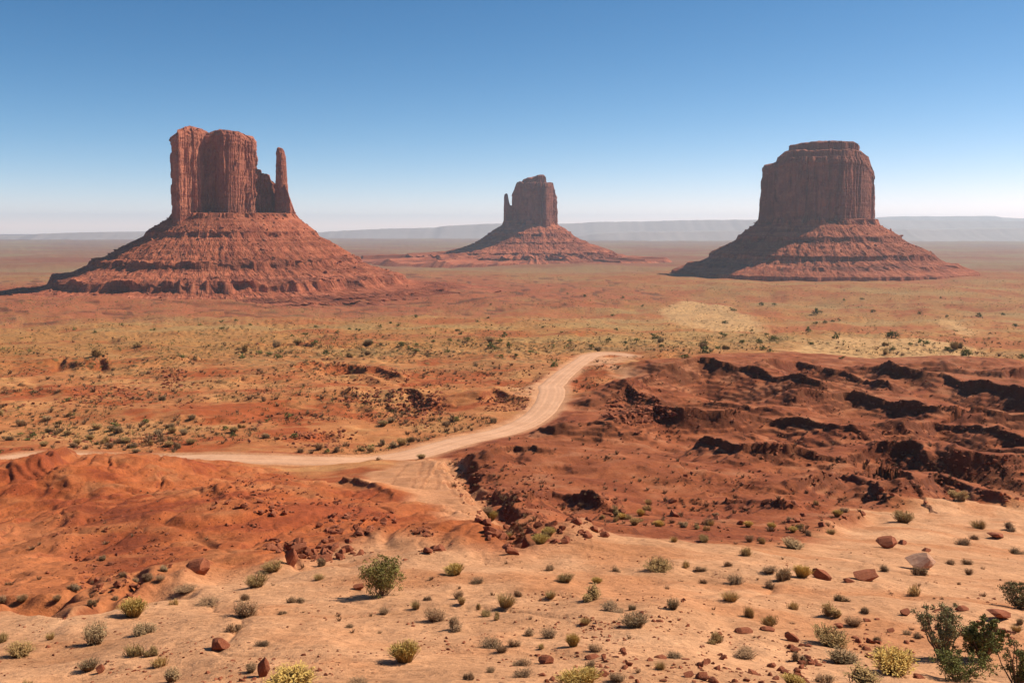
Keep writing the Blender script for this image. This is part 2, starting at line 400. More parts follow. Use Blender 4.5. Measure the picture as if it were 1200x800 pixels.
C = lerp(C, (0.54, 0.225, 0.095), m_sand * sstep(0.0, 0.45, n2 + 0.3 * n1) * 0.75)
C = lerp(C, (0.70, 0.40, 0.22), m_sand * sstep(0.25, 0.7, -n2) * 0.5)
C = lerp(C, (0.66, 0.345, 0.185), (1 - sstep(-0.5, 2.6, ROADD + 1.2 * n2)) * 0.9)
# steep beds show bare dark red rock
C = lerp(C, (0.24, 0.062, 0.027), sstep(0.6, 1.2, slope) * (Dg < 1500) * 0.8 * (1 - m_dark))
C = C * 0.80
VEG = np.clip(sstep(230, 400, Dg) * (0.5 + 0.5 * sstep(-0.2, 0.3, -n3 + 0.4 * n2)) + 0.15 * (Dg > 120), 0, 1) * (1 - 0.75 * m_dark) * (1 - m_sand) * (1 - m_mound) * sstep(1, 6, ROADD) * (1 - sstep(6000, 14000, Dg))

def new_mesh(name, verts, faces_flat, nper, col=None, smooth=True):
    """mesh straight from numpy arrays; faces all of nper corners"""
    me = bpy.data.meshes.new(name)
    verts = np.ascontiguousarray(verts, dtype=np.float32); faces_flat = np.ascontiguousarray(faces_flat, dtype=np.int32).ravel()
    nf = len(faces_flat) // nper
    me.vertices.add(len(verts)); me.vertices.foreach_set('co', verts.ravel())
    me.loops.add(len(faces_flat)); me.loops.foreach_set('vertex_index', faces_flat)
    me.polygons.add(nf); me.polygons.foreach_set('loop_start', np.arange(nf, dtype=np.int32) * nper)
    me.polygons.foreach_set('loop_total', np.full(nf, nper, dtype=np.int32))
    me.polygons.foreach_set('use_smooth', np.full(nf, smooth, dtype=bool))
    if col is not None:
        a = me.color_attributes.new('Col', 'FLOAT_COLOR', 'POINT')
        a.data.foreach_set('color', np.ascontiguousarray(col, dtype=np.float32).ravel())
    me.update(calc_edges=True)
    return me
def link(name, me, mat=None, parent=None, kind=None):
    o = bpy.data.objects.new(name, me); COL.objects.link(o)
    if mat is not None and len(me.materials) == 0: me.materials.append(mat)
    if parent is not None: o.parent = parent
    if kind: o['kind'] = kind
    return o
def tag(o, label, cat, group=None):
    o['label'] = label; o['category'] = cat
    if group: o['group'] = group
    return o
def empty(name, loc, rz=0.0):
    o = bpy.data.objects.new(name, None); COL.objects.link(o)
    o.location = loc; o.rotation_euler = (0, 0, rz); o.empty_display_size = 0.5
    return o

# ------------------------------------------------------------------ materials
def nodes(name):
    m = bpy.data.materials.new(name); m.use_nodes = True
    t = m.node_tree; b = t.nodes['Principled BSDF']
    b.inputs['Roughness'].default_value = 0.95
    b.inputs['Specular IOR Level'].default_value = 0.12
    return m, t, b
def tex_noise(t, vec, scale, detail=4, rough=0.6):
    n = t.nodes.new('ShaderNodeTexNoise'); n.inputs['Scale'].default_value = scale
    n.inputs['Detail'].default_value = detail; n.inputs['Roughness'].default_value = rough
    t.links.new(vec, n.inputs['Vector']); return n.outputs['Fac']
def maprange(t, val, a, b, c=0.0, d=1.0):
    n = t.nodes.new('ShaderNodeMapRange'); t.links.new(val, n.inputs[0])
    for i, v in zip((1, 2, 3, 4), (a, b, c, d)): n.inputs[i].default_value = v
    return n.outputs[0]
def math_n(t, op, a, b):
    n = t.nodes.new('ShaderNodeMath'); n.operation = op
    for i, v in enumerate((a, b)):
        if isinstance(v, (int, float)): n.inputs[i].default_value = v
        else: t.links.new(v, n.inputs[i])
    return n.outputs[0]
def mixc(t, fac, a, b, blend='MIX'):
    n = t.nodes.new('ShaderNodeMix'); n.data_type = 'RGBA'; n.blend_type = blend
    for i, v in ((0, fac), (6, a), (7, b)):
        if isinstance(v, (int, float)): n.inputs[i].default_value = v
        elif isinstance(v, tuple): n.inputs[i].default_value = v + (1,)
        else: t.links.new(v, n.inputs[i])
    return n.outputs[2]
def bump(t, b, height, dist, strength=1.0, prev=None):
    n = t.nodes.new('ShaderNodeBump'); n.inputs['Distance'].default_value = dist; n.inputs['Strength'].default_value = strength
    t.links.new(height, n.inputs['Height'])
    if prev is not None: t.links.new(prev, n.inputs['Normal'])
    t.links.new(n.outputs[0], b.inputs['Normal']); return n.outputs[0]

def ground_mat():
    m, t, b = nodes('desert_soil')
    at = t.nodes.new('ShaderNodeAttribute'); at.attribute_name = 'Col'
    tc = t.nodes.new('ShaderNodeTexCoord').outputs['Object']
    geo = t.nodes.new('ShaderNodeNewGeometry')
    fine = tex_noise(t, tc, 3.0, 6, 0.7)
    mid = tex_noise(t, tc, 0.22, 5, 0.65)
    c = mixc(t, 1.0, at.outputs['Color'], mixc(t, maprange(t, fine, 0.3, 0.7), (0.74, 0.71, 0.68), (1.2, 1.21, 1.22)), 'MULTIPLY')
    c = mixc(t, 1.0, c, mixc(t, maprange(t, mid, 0.3, 0.7), (0.80, 0.76, 0.72), (1.16, 1.18, 1.2)), 'MULTIPLY')
    # scattered small stones and gravel
    v = t.nodes.new('ShaderNodeTexVoronoi'); v.inputs['Scale'].default_value = 3.4; t.links.new(tc, v.inputs['Vector'])
    clus = maprange(t, tex_noise(t, tc, 0.35, 3), 0.42, 0.62)
    peb = math_n(t, 'MULTIPLY', maprange(t, v.outputs['Distance'], 0.20, 0.12), clus)
    c = mixc(t, math_n(t, 'MULTIPLY', peb, 0.85), c, (0.20, 0.068, 0.035))
    # low scrub too small and too far to be built one by one
    v2 = t.nodes.new('ShaderNodeTexVoronoi'); v2.inputs['Scale'].default_value = 0.30; v2.inputs['Randomness'].default_value = 1.0
    t.links.new(tc, v2.inputs['Vector'])
    ves = math_n(t, 'MULTIPLY', maprange(t, v2.outputs['Distance'], 0.45, 0.25), at.outputs['Alpha'])
    ves = math_n(t, 'MULTIPLY', ves, maprange(t, tex_noise(t, tc, 0.05, 4, 0.7), 0.30, 0.52))
    c = mixc(t, math_n(t, 'MULTIPLY', ves, 0.9), c, (0.145, 0.09, 0.036))
    v3 = tex_noise(t, tc, 0.02, 6, 0.75)
    c = mixc(t, math_n(t, 'MULTIPLY', math_n(t, 'MULTIPLY', maprange(t, v3, 0.5, 0.62), at.outputs['Alpha']), 0.4), c, (0.22, 0.14, 0.058))
    t.links.new(c, b.inputs['Base Color'])
    h1 = bump(t, b, fine, 0.16, 0.7)
    h2 = bump(t, b, mid, 0.8, 0.35, h1)
    h3 = bump(t, b, peb, 0.08, 0.6, h2)
    bump(t, b, ves, 0.7, 0.5, h3)
    return m
M_GROUND = ground_mat()

def road_mat():
    m, t, b = nodes('pale_road_dust')
    at = t.nodes.new('ShaderNodeAttribute'); at.attribute_name = 'Col'
    tc = t.nodes.new('ShaderNodeTexCoord').outputs['Object']
    f = tex_noise(t, tc, 1.3, 6, 0.7); g = tex_noise(t, tc, 0.15, 4)
    c = mixc(t, 1.0, at.outputs['Color'], mixc(t, maprange(t, f, 0.3, 0.7), (0.88, 0.86, 0.85), (1.08, 1.09, 1.1)), 'MULTIPLY')
    c = mixc(t, 1.0, c, mixc(t, maprange(t, g, 0.35, 0.65), (0.92, 0.88, 0.85), (1.05, 1.05, 1.06)), 'MULTIPLY')
    t.links.new(c, b.inputs['Base Color']); bump(t, b, f, 0.06, 0.5)
    return m

def rock_mat(name, base, dark, pale, scale=1.0, strata=0.0, streak=0.0, bumpd=0.4):
    """sandstone: blotches, optional level beds and dark varnish streaks running down the wall"""
    m, t, b = nodes(name)
    tc = t.nodes.new('ShaderNodeTexCoord').outputs['Object']
    big = tex_noise(t, tc, 0.9 * scale, 5, 0.65); fine = tex_noise(t, tc, 5.0 * scale, 5, 0.7)
    c = mixc(t, maprange(t, big, 0.35, 0.68), base, dark)
    c = mixc(t, math_n(t, 'MULTIPLY', maprange(t, fine, 0.52, 0.75), 0.6), c, pale)
    h = fine
    if strata:
        mp = t.nodes.new('ShaderNodeMapping'); mp.inputs['Scale'].default_value = (0.006, 0.006, strata); t.links.new(tc, mp.inputs[0])
        s = tex_noise(t, mp.outputs[0], 1.0, 4, 0.6)
        c = mixc(t, math_n(t, 'MULTIPLY', maprange(t, s, 0.42, 0.62), 0.6), c, dark)
    if streak:
        mp = t.nodes.new('ShaderNodeMapping'); mp.inputs['Scale'].default_value = (streak, streak, streak * 0.06); t.links.new(tc, mp.inputs[0])
        s = tex_noise(t, mp.outputs[0], 1.0, 5, 0.7)
        c = mixc(t, math_n(t, 'MULTIPLY', maprange(t, s, 0.52, 0.72), 0.5), c, dark)
        c = mixc(t, math_n(t, 'MULTIPLY', maprange(t, s, 0.40, 0.27), 0.4), c, pale)
        h = math_n(t, 'ADD', fine, math_n(t, 'MULTIPLY', s, 1.5))
        mp = t.nodes.new('ShaderNodeMapping'); mp.inputs['Scale'].default_value = (streak * .5, streak * .5, streak * 0.07); t.links.new(tc, mp.inputs[0])
        s = tex_noise(t, mp.outputs[0], 1.0, 3, 0.6)
        c = mixc(t, math_n(t, 'MULTIPLY', maprange(t, s, 0.52, 0.62), 0.55), c, dark)
        mp = t.nodes.new('ShaderNodeMapping'); mp.inputs['Scale'].default_value = (0.004, 0.004, 0.11); t.links.new(tc, mp.inputs[0])
        h = math_n(t, 'ADD', h, math_n(t, 'MULTIPLY', tex_noise(t, mp.outputs[0], 1.0, 3, 0.6), 1.6))
    t.links.new(c, b.inputs['Base Color'])
    bump(t, b, h, bumpd, 0.7)
    return m
M_CLIFF = rock_mat('cliff_sandstone', (0.48, 0.17, 0.098), (0.24, 0.074, 0.045), (0.62, 0.29, 0.18), 0.05, 0.05, 0.035, 3.0)
def talus_mat():
    m, t, b = nodes('talus_earth')
    at = t.nodes.new('ShaderNodeAttribute'); at.attribute_name = 'Col'
    tc = t.nodes.new('ShaderNodeTexCoord').outputs['Object']
    f = tex_noise(t, tc, 0.35, 6, 0.75); g = tex_noise(t, tc, 0.06, 4)
    mp = t.nodes.new('ShaderNodeMapping'); mp.inputs['Scale'].default_value = (0.004, 0.004, 0.16); t.links.new(tc, mp.inputs[0])
    s = tex_noise(t, mp.outputs[0], 1.0, 4, 0.6)
    c = mixc(t, 1.0, at.outputs['Color'], mixc(t, maprange(t, f, 0.32, 0.68), (0.66, 0.62, 0.6), (1.32, 1.36, 1.4)), 'MULTIPLY')
    c = mixc(t, 1.0, c, mixc(t, maprange(t, s, 0.40, 0.60), (0.72, 0.66, 0.62), (1.10, 1.10, 1.10)), 'MULTIPLY')
    t.links.new(c, b.inputs['Base Color']); bump(t, b, f, 2.5, 0.8)
    return m
M_CLIFF_DARK = rock_mat('varnished_shaded_sandstone', (0.33, 0.105, 0.06), (0.165, 0.052, 0.034), (0.50, 0.23, 0.145), 0.05, 0.05, 0.035, 3.0)  # same cliff rock made darker: desert varnish, plus shade put into the colour
M_STONE = rock_mat('red_stone', (0.30, 0.098, 0.048), (0.17, 0.05, 0.026), (0.40, 0.175, 0.095), 2.0, 0.0, 0.0, 0.05)
M_TALUS = talus_mat()
M_PALE = rock_mat('pale_stone', (0.50, 0.30, 0.20), (0.32, 0.15, 0.09), (0.6, 0.42, 0.30), 2.0, 0.0, 0.0, 0.05)
M_MESA = rock_mat('haze_paled_mesa_rock', (0.33, 0.28, 0.26), (0.29, 0.24, 0.225), (0.37, 0.32, 0.29), 0.002, 0.0, 0.0, 10.0)  # rock paled and greyed, so part of the distance haze is in its colour

# ------------------------------------------------------------------ ground sheet
ri, ci = np.meshgrid(np.arange(NR - 1), np.arange(NC), indexing='ij')
cj = (ci + 1) % NC
quads = np.stack([ri * NC + ci, (ri + 1) * NC + ci, (ri + 1) * NC + cj, ri * NC + cj], axis=-1).reshape(-1, 4)
gv = np.stack([X, Y, Z], axis=-1).reshape(-1, 3)
gc = np.concatenate([C, VEG[..., None]], axis=-1).reshape(-1, 4)
hub = len(gv)
gv = np.vstack([gv, [[0, 0, CAM_Z - 2.0]]]); gc = np.vstack([gc, [[0.6, 0.3, 0.14, 0]]])
me = new_mesh('ground', gv, quads[:, ::-1], 4, gc)
ground = link('ground', me, M_GROUND, kind='structure')
fan = np.stack([np.full(NC, hub), (np.arange(NC) + 1) % NC, np.arange(NC)], axis=-1)
me2 = new_mesh('ground_under_viewpoint', np.vstack([gv[:NC], gv[hub:]]), np.where(fan == hub, NC, fan), 3, np.vstack([gc[:NC], gc[hub:]]))
link('ground', me2, M_GROUND, kind='structure')

def height(x, y):
    return grid_sample(Z, np.asarray(x, float), np.asarray(y, float))
def hit(px, py):
    """the ground point seen at a photo pixel: march down that line of sight over the built ground"""
    dx, dy, dz = ray(px, py)
    a = math.atan2(dx, dy); tan = dz / math.hypot(dx, dy)
    c = (a + HALF) / (2 * HALF) * (NF - 1); c = min(max(c, 0), NF - 1.001); c0 = int(c); f = c - c0
    z = Z[:, c0] * (1 - f) + Z[:, c0 + 1] * f
    k = np.nonzero((z >= CAM_Z + tan * ROWD) & (ROWD > 6))[0]
    i = k[0] if len(k) else NR - 1
    e1 = z[i] - (CAM_Z + tan * ROWD[i]); e0 = z[i - 1] - (CAM_Z + tan * ROWD[i - 1])
    D = ROWD[i - 1] + (ROWD[i] - ROWD[i - 1]) * min(max(-e0 / (e1 - e0 + 1e-9), 0), 1)
    return D * math.sin(a), D * math.cos(a), z[i]

# ------------------------------------------------------------------ road sheet with wheel tracks
offs = np.linspace(-0.5, 0.5, 15)
tg = np.gradient(RC[:, :2], axis=0); tg /= np.linalg.norm(tg, axis=1)[:, None]
nrm = np.stack([-tg[:, 1], tg[:, 0]], axis=1)
rv = []; rcx = []
for i in range(len(RC)):
    for o in offs:
        wv = RC[i, 2] * (1 + 0.10 * gnoise(np.array([i / 9.0]), np.array([np.sign(o) * 5.0]), 7)[0])
        p = RC[i, :2] + nrm[i] * o * wv
        edge = abs(o) > 0.49
        zz = rz[i] + CAM_Z + 0.03 - 0.10 * (abs(o) * 2) ** 6 + 0.04 * gnoise(np.array([o * 9]), np.array([i / 12.0]), 8)[0]
        rv.append((p[0], p[1], zz - (0.25 if edge else 0)))
        tr = max(math.exp(-((abs(o) - 0.13) / 0.035) ** 2), math.exp(-((abs(o) - 0.3) / 0.03) ** 2) * 0.7)
        k = 0.94 + 0.20 * tr - 0.05 * (abs(o) * 2) ** 3
        rcx.append((0.57 * k, 0.325 * k, 0.195 * k, 1))
no = len(offs)
rq = [(i * no + j, i * no + j + 1, (i + 1) * no + j + 1, (i + 1) * no + j) for i in range(len(RC) - 1) for j in range(no - 1)]
link('dirt_road', new_mesh('dirt_road', rv, np.array(rq)[:, ::-1], 4, rcx), road_mat(), kind='structure')

# ------------------------------------------------------------------ buttes
def resample(pts, n, smooth=3):
    p = np.array(pts + [pts[0]], float)
    l = np.concatenate([[0], np.cumsum(np.hypot(*np.diff(p, axis=0).T))])
    s = np.linspace(0, l[-1], n, endpoint=False)
    q = np.stack([np.interp(s, l, p[:, 0]), np.interp(s, l, p[:, 1])], axis=1)
    for _ in range(smooth):
        q = (np.roll(q, 1, 0) + 2 * q + np.roll(q, -1, 0)) / 4
    return q, l[-1]
def noise_loop(n, length, cell, z, zc, seed):
    """noise that closes on itself round an outline: sampled on a cylinder in (angle circle, height)"""
    r = length / (2 * PI * cell)
    th = np.linspace(0, 2 * PI, n, endpoint=False)
    a = gnoise(r * np.cos(th)[None, :] + z[:, None] / zc * 0.7 + seed * 3.1, r * np.sin(th)[None, :] + z[:, None] / zc + seed * 1.7, seed)
    return a
def cliff(name, plan, px_c, depth, y_base, top, mat, parent, origin, n=420, m=64, flute=5.0, cell=16.0, taper=0.06, flare=0.05, seed=1, undercut=0.0, dip=0.0, caps=7, root=6):
    """a sandstone wall lofted from its plan (photo-pixel units about px_c, depth) with cracks, columns and beds; top = skyline [(px, py)]"""
    s = depth / F
    x0, zb = at_depth(px_c, y_base, depth)
    q, ln = resample([(at_depth(px_c + a, y_base, depth + b * s)[0] - x0, b * s) for a, b in plan], n)     # plan drawn as widths seen, laid out at true depths
    tx = np.array([at_depth(a, b, depth)[0] - x0 for a, b in top]); tz = np.array([at_depth(a, b, depth)[1] for a, b in top])
    lift = lambda y: 1 + y / depth                                    # nearer brows stand lower for the same skyline
    nx = np.roll(q, -1, 0) - np.roll(q, 1, 0); nx /= np.linalg.norm(nx, axis=1)[:, None] + 1e-9
    nrm = np.stack([nx[:, 1], -nx[:, 0]], axis=1)
    if ((nrm * (q - q.mean(0))).sum(1)).mean() < 0: nrm = -nrm
    zfun = lambda xl, yl: CAM_Z + (np.interp((xl + x0) / lift(yl) - x0, tx, tz) - CAM_Z) * lift(yl)
    ztop = zfun(q[:, 0], q[:, 1])
    ztop = ztop + 1.6 * s * gnoise(q[:, 0] / (6 * s), q[:, 1] / (6 * s), seed + 5) + 0.02 * dip * q[:, 1]
    t = np.linspace(0, 1, m) ** 0.95
    hm = ztop.mean() - zb
    zz = t * hm
    big = noise_loop(n, ln, cell * s * 1.9, zz, 40 * cell * s, seed)
    mid = noise_loop(n, ln, cell * s * 0.75, zz, 13 * cell * s, seed + 1)
    sml = noise_loop(n, ln, cell * s * 0.24, zz, 4 * cell * s, seed + 2)
    blk = noise_loop(n, ln, cell * s * 0.45, zz, cell * s * 0.9, seed + 3)
    vary = 0.35 + 1.1 * np.clip(noise_loop(n, ln, cell * s * 2.6, zz, 30 * cell * s, seed + 6) + 0.35, 0, 1)
    foot = 1 + 1.3 * np.clip((0.22 - t) / 0.22, 0, 1)[:, None]
    slab = big * 0.35 + np.floor(big * 3.0 + 0.25 * mid + 0.3 * blk) / 2.6
    d = flute * s * 0.95 * slab - 0.75 * flute * s * np.exp(-(mid / 0.12) ** 2) * vary - 0.30 * flute * s * np.exp(-(sml / 0.16) ** 2) * vary * foot
    d += 0.34 * flute * s * np.floor(blk * 2.4) / 2.4 * (0.5 + 0.6 * vary) * foot                    # slabs fallen away
    d += 0.08 * flute * s * sml * foot
    bed = gnoise(zz / (5.5 * s) + 0, zz * 0 + seed, seed + 4)
    d += 0.16 * flute * s * (np.floor(bed * 3) / 3)[:, None] * (0.4 + 0.6 * (t > 0.8) + 0.5 * (t < 0.15))[:, None]
    d += (taper * hm * (1 - t) + flare * hm * np.clip((0.13 - t) / 0.13, 0, 1) ** 1.5)[:, None]
    d -= (flute * 0.45 * s * np.clip((t - 0.93) / 0.07, 0, 1) ** 2)[:, None]
    rim = 0.25 * flute * s * np.clip((t - 0.9) / 0.02, 0, 1) * (t < 0.965)
    d += rim[:, None]
    P = q[None] + nrm[None] * d[..., None]
    Zc = zb - root * s + t[:, None] * (ztop[None] - zb + root * s)
    V = [np.concatenate([P, Zc[..., None]], axis=-1).reshape(-1, 3)]
    c0 = P[-1].mean(0)
    for k in range(1, caps + 1):
        f = 1 - k / (caps + 0.15)
        pk = c0 + (P[-1] - c0) * f
        zk = zfun(pk[:, 0], pk[:, 1]) + 1.2 * s * gnoise(pk[:, 0] / (5 * s), pk[:, 1] / (5 * s), seed + 5) + 0.02 * dip * pk[:, 1]
        V.append(np.concatenate([pk, zk[:, None]], axis=1))
    V = np.vstack(V); R = m + caps
    i, j = np.meshgrid(np.arange(R - 1), np.arange(n), indexing='ij'); j2 = (j + 1) % n
    fq = np.stack([i * n + j, i * n + j2, (i + 1) * n + j2, (i + 1) * n + j], axis=-1).reshape(-1, 4)
    V[:, 0] += x0 - origin[0]; V[:, 1] += depth - origin[1]; V[:, 2] -= origin[2]
    a, b = q[0], q[n // 4]
    area = 0.5 * np.sum(q[:, 0] * np.roll(q[:, 1], -1) - np.roll(q[:, 0], -1) * q[:, 1])
    if area < 0: fq = fq[:, ::-1]
    return link(name, new_mesh(name, V, fq, 4, smooth=False), mat, parent)

def talus(rows, px_c, depth, mat, parent, origin, front, back, inner, n=720, seed=50, rough=1.0, gul=1.0):
    """the skirt of fallen rock: rows (left px, right px, photo row, steps to here, noise) from the wall's foot outward; ledges are rows of nearly equal width"""
    s = depth / F
    x0, _ = at_depth(px_c, rows[0][2], depth)
    th = np.linspace(0, 2 * PI, n, endpoint=False)
    cx_, sy_ = np.cos(th), np.sin(th)
    wR = (1 + cx_) / 2
    lev = []
    for k, (xl, xr, py, steps) in enumerate(rows):
        z = at_depth(px_c, py, depth)[1]
        if k == 0: lev.append((px_c - xl, xr - px_c, z, k, 0.0)); continue
        p = lev[-1]
        for j in range(1, steps + 1):
            f = j / steps
            lev.append((p[0] + (px_c - xl - p[0]) * f, p[1] + (xr - px_c - p[1]) * f, p[2] + (z - p[2]) * f, k, f))
    L = len(lev); V = np.zeros((L, n, 3))
    dr = np.where(sy_ < 0, front, back)
    el = 1 / np.sqrt(cx_ ** 2 + (sy_ / dr) ** 2)                               # elliptical plan
    cache = {}
    rg0 = noise_loop(n, 2 * PI * 60, 9.0, np.array([0.0]), 1, seed)[0]
    zprev = (None, -1)
    for i, (rl, rr, z, k, f) in enumerate(lev):
        r = (rl * (1 - wR) + rr * wR) * el
        grow = min(i / L * 2.2, 1)
        def ragged(kk):
            if kk not in cache:
                cache[kk] = 0.035 * noise_loop(n, 2 * PI * 60, 7.0, np.array([kk * 50.0]), 1, seed + kk)[0] + 0.020 * noise_loop(n, 2 * PI * 60, 2.6, np.array([kk * 50.0]), 1, seed + 20 + kk)[0] + 0.004 * noise_loop(n, 2 * PI * 60, 0.8, np.array([kk * 50.0]), 1, seed + 40 + kk)[0]
            return cache[kk]
        cliffrow = len([1 for q in lev if q[3] == k]) <= 4 and k > 0
        kk = k if not cliffrow else k - 1
        rag = ragged(k - 1) * (1 - f) + ragged(k) * f if not cliffrow else ragged(k - 1)
        r = r * (1 + rag * (0.15 + 0.6 * grow)) - (1.3 * min(f * 1.6, 1) if cliffrow else 0.0) + gul * grow * 1.1 * (np.abs(rg0) ** 0.7 - 0.35) * (1 if i < L * 0.8 else 0.6)
        V[i, :, 0] = x0 + r * s * cx_; V[i, :, 1] = depth + r * s * sy_
        if cliffrow:                                                            # ledges come and go round the slope
            key = ('m', k)
            if key not in cache: cache[key] = sstep(-0.30, 0.30, noise_loop(n, 2 * PI * 60, 11.0, np.array([k * 31.0]), 1, seed + 200 + k)[0] + 0.5 * noise_loop(n, 2 * PI * 60, 3.0, np.array([k * 31.0]), 1, seed + 230 + k)[0])
            if zprev[1] != k: zprev = (V[i - 1, :, 2].copy(), k)
            V[i, :, 2] = zprev[0] + (z - zprev[0]) * (0.15 + 0.85 * cache[key])
        else: V[i, :, 2] = z
    xs, ys = V[..., 0], V[..., 1]
    lump = fbm(xs / (9 * s) + 5, V[..., 2] / (6 * s) + ys / (14 * s), 4, seed + 90) * np.linspace(0, 1, L)[:, None] ** 0.4
    V[..., 0] += 1.3 * s * rough * lump * cx_[None]; V[..., 1] += 1.3 * s * rough * lump * sy_[None]
    sink = noise_loop(n, 2 * PI * 60, 14.0, np.zeros(1), 1, seed + 95)[0]
    V[..., 2] += 1.3 * s * sink[None] * np.linspace(0, 1, L)[:, None] ** 0.5 * (1 - np.linspace(0, 1, L)[:, None] ** 6)
    g = np.linspace(0, 1, L)[:, None] * np.ones((1, n))
    rub = fbm(xs / (7 * s), ys / (7 * s), 4, seed + 60) + 0.6 * np.abs(gnoise(xs / (2.4 * s), ys / (2.4 * s), seed + 70))
    V[..., 2] += rough * 1.6 * s * rub * sstep(0.03, 0.15, g) * (1 - 0.45 * sstep(0.75, 1.0, g))
    V[-1, :, 2] = np.minimum(V[-1, :, 2], CAM_Z - drop(np.hypot(xs[-1], ys[-1])) - 9)
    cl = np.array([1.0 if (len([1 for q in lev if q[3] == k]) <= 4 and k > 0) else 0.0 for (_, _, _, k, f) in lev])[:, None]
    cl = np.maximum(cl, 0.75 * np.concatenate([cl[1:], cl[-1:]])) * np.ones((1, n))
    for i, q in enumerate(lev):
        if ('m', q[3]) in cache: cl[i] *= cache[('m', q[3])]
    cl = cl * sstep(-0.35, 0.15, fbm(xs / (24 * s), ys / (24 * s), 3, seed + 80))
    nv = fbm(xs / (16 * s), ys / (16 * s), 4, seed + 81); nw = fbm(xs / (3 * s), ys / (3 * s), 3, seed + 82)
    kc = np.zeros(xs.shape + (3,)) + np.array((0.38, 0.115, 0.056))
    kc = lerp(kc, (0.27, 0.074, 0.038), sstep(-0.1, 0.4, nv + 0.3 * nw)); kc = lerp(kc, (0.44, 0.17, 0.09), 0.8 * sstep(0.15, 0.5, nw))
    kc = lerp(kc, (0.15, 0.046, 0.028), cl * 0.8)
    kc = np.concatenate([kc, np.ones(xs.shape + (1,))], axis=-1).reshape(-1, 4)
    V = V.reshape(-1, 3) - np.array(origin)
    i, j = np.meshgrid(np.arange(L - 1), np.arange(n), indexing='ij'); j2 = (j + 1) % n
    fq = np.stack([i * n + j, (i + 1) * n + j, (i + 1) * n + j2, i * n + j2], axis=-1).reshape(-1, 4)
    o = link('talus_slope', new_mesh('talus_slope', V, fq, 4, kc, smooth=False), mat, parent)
    return o

def butte(name, px_c, depth, label):
    zg = CAM_Z - float(drop(depth))
    x0, _ = at_depth(px_c, 300, depth)
    o = empty(name, (x0, depth, zg))
    tag(o, label, 'butte')
    return o, (x0, depth, zg)

# left butte with the thin spire
DW = 1700.0
W, OW = butte('sandstone_butte', 258, DW, 'broad red butte with a thin separate spire at its right end')
cliff('tower', [(-48, -6), (-48, -48), (-46, -62), (-41, -66), (-34, -57), (-21, -46), (-15, -40), (-12, -28), (-9, -22), (-3, -24), (3, -31), (12, -34), (24, -22), (38, -4), (49, 12), (51, 24), (44, 38), (10, 46), (-30, 40), (-46, 16)],
      253, DW, 256, [(199, 164), (205, 157.5), (211, 152), (222, 148), (236, 151.5), (241, 154), (245, 156.5), (252, 153.5), (261, 152.5), (278, 154.5), (285, 157), (291, 160.5), (299, 161), (302, 165), (304, 178)], M_CLIFF, W, OW, n=600, m=80, flute=4.6, cell=17, taper=0.008, flare=0.02, seed=3, root=14)
cliff('shoulder', [(-14, -12), (-8, -16), (-2, -13), (6, -4), (13, 5), (12, 12), (-4, 16), (-14, 8)], 312, DW + 55, 256,
      [(296, 196), (302, 199), (306, 200), (307, 205), (312, 204), (316, 206), (317, 212), (322, 213), (326, 216), (330, 222)], M_CLIFF, W, OW, n=220, m=48, flute=2.6, cell=7, taper=0.06, seed=9)
cliff('spire', [(-5.5, -3), (-3, -7), (1, -6), (5, -1), (6, 3), (2, 7), (-4, 5)], 330.5, DW + 48, 258, [(322, 175), (326, 173.5), (331, 174), (334.5, 179), (338, 184)], M_CLIFF, W, OW, n=130, m=56, flute=1.1, cell=4.5, taper=0.065, flare=0.02, seed=15)
cliff('spire_foot', [(-8, -3), (-4, -8), (2, -7), (7, -1), (8, 4), (3, 8), (-6, 6)], 338.5, DW + 44, 259, [(330, 215), (334, 217), (337, 222), (339, 230), (342, 238), (345, 247), (348, 254)], M_CLIFF, W, OW, n=130, m=36, flute=1.4, cell=4.5, taper=0.03, flare=0.04, seed=17)
talus([(214, 336, 250, 0), (203, 347, 255, 3), (177, 367, 271.5, 10), (175, 369, 276.5, 3), (150, 394, 289, 9), (130, 411, 301, 8), (116, 418, 304.5, 3), (114.5, 420, 309, 3), (92, 452, 319, 8), (74, 466, 323.5, 4), (72.5, 468, 331, 3), (52, 500, 336, 5), (30, 524, 338.2, 4),
       (28.5, 526, 339.6, 2), (-6, 552, 340.4, 3), (-8, 554, 341.8, 2), (-46, 578, 342.4, 3), (-48, 580, 343.6, 2), (-96, 606, 344.2, 3), (-98, 608, 345.2, 2), (-150, 645, 345.8, 3), (-152, 647, 346.6, 2), (-230, 700, 347.4, 5)],
      262, DW, M_TALUS, W, OW, 0.93, 0.9, None, n=1000, seed=120)

# middle butte with the small thumb
DE = 3500.0
E, OE = butte('sandstone_butte', 627, DE, 'smallest and farthest butte, in the middle, with a thumb on its left')
cliff('tower', [(-26, -10), (-15, -20), (2, -27), (13, -26), (19, -17), (25, 2), (23, 14), (10, 24), (-12, 22), (-25, 8)], 627, DE, 264, [(598, 232), (600.5, 228), (602, 222), (603.5, 217), (606, 214), (609, 213), (614, 214), (630, 214), (648, 214.5), (649, 218), (650, 226), (653, 240)],
      M_CLIFF_DARK, E, OE, n=380, m=56, flute=1.7, cell=7, taper=0.035, flare=0.03, seed=21)
cliff('cap', [(-17, -6), (-12, -13), (6, -15), (13, -11), (14, 4), (6, 12), (-10, 10), (-17, 3)], 627, DE, 216, [(611, 214), (612, 211.5), (618, 209), (624, 208), (631, 205.5), (637, 205), (639.5, 207), (640.5, 213)],
      M_CLIFF_DARK, E, OE, n=200, m=18, flute=1.2, cell=5, taper=0.03, flare=0.0, seed=25)
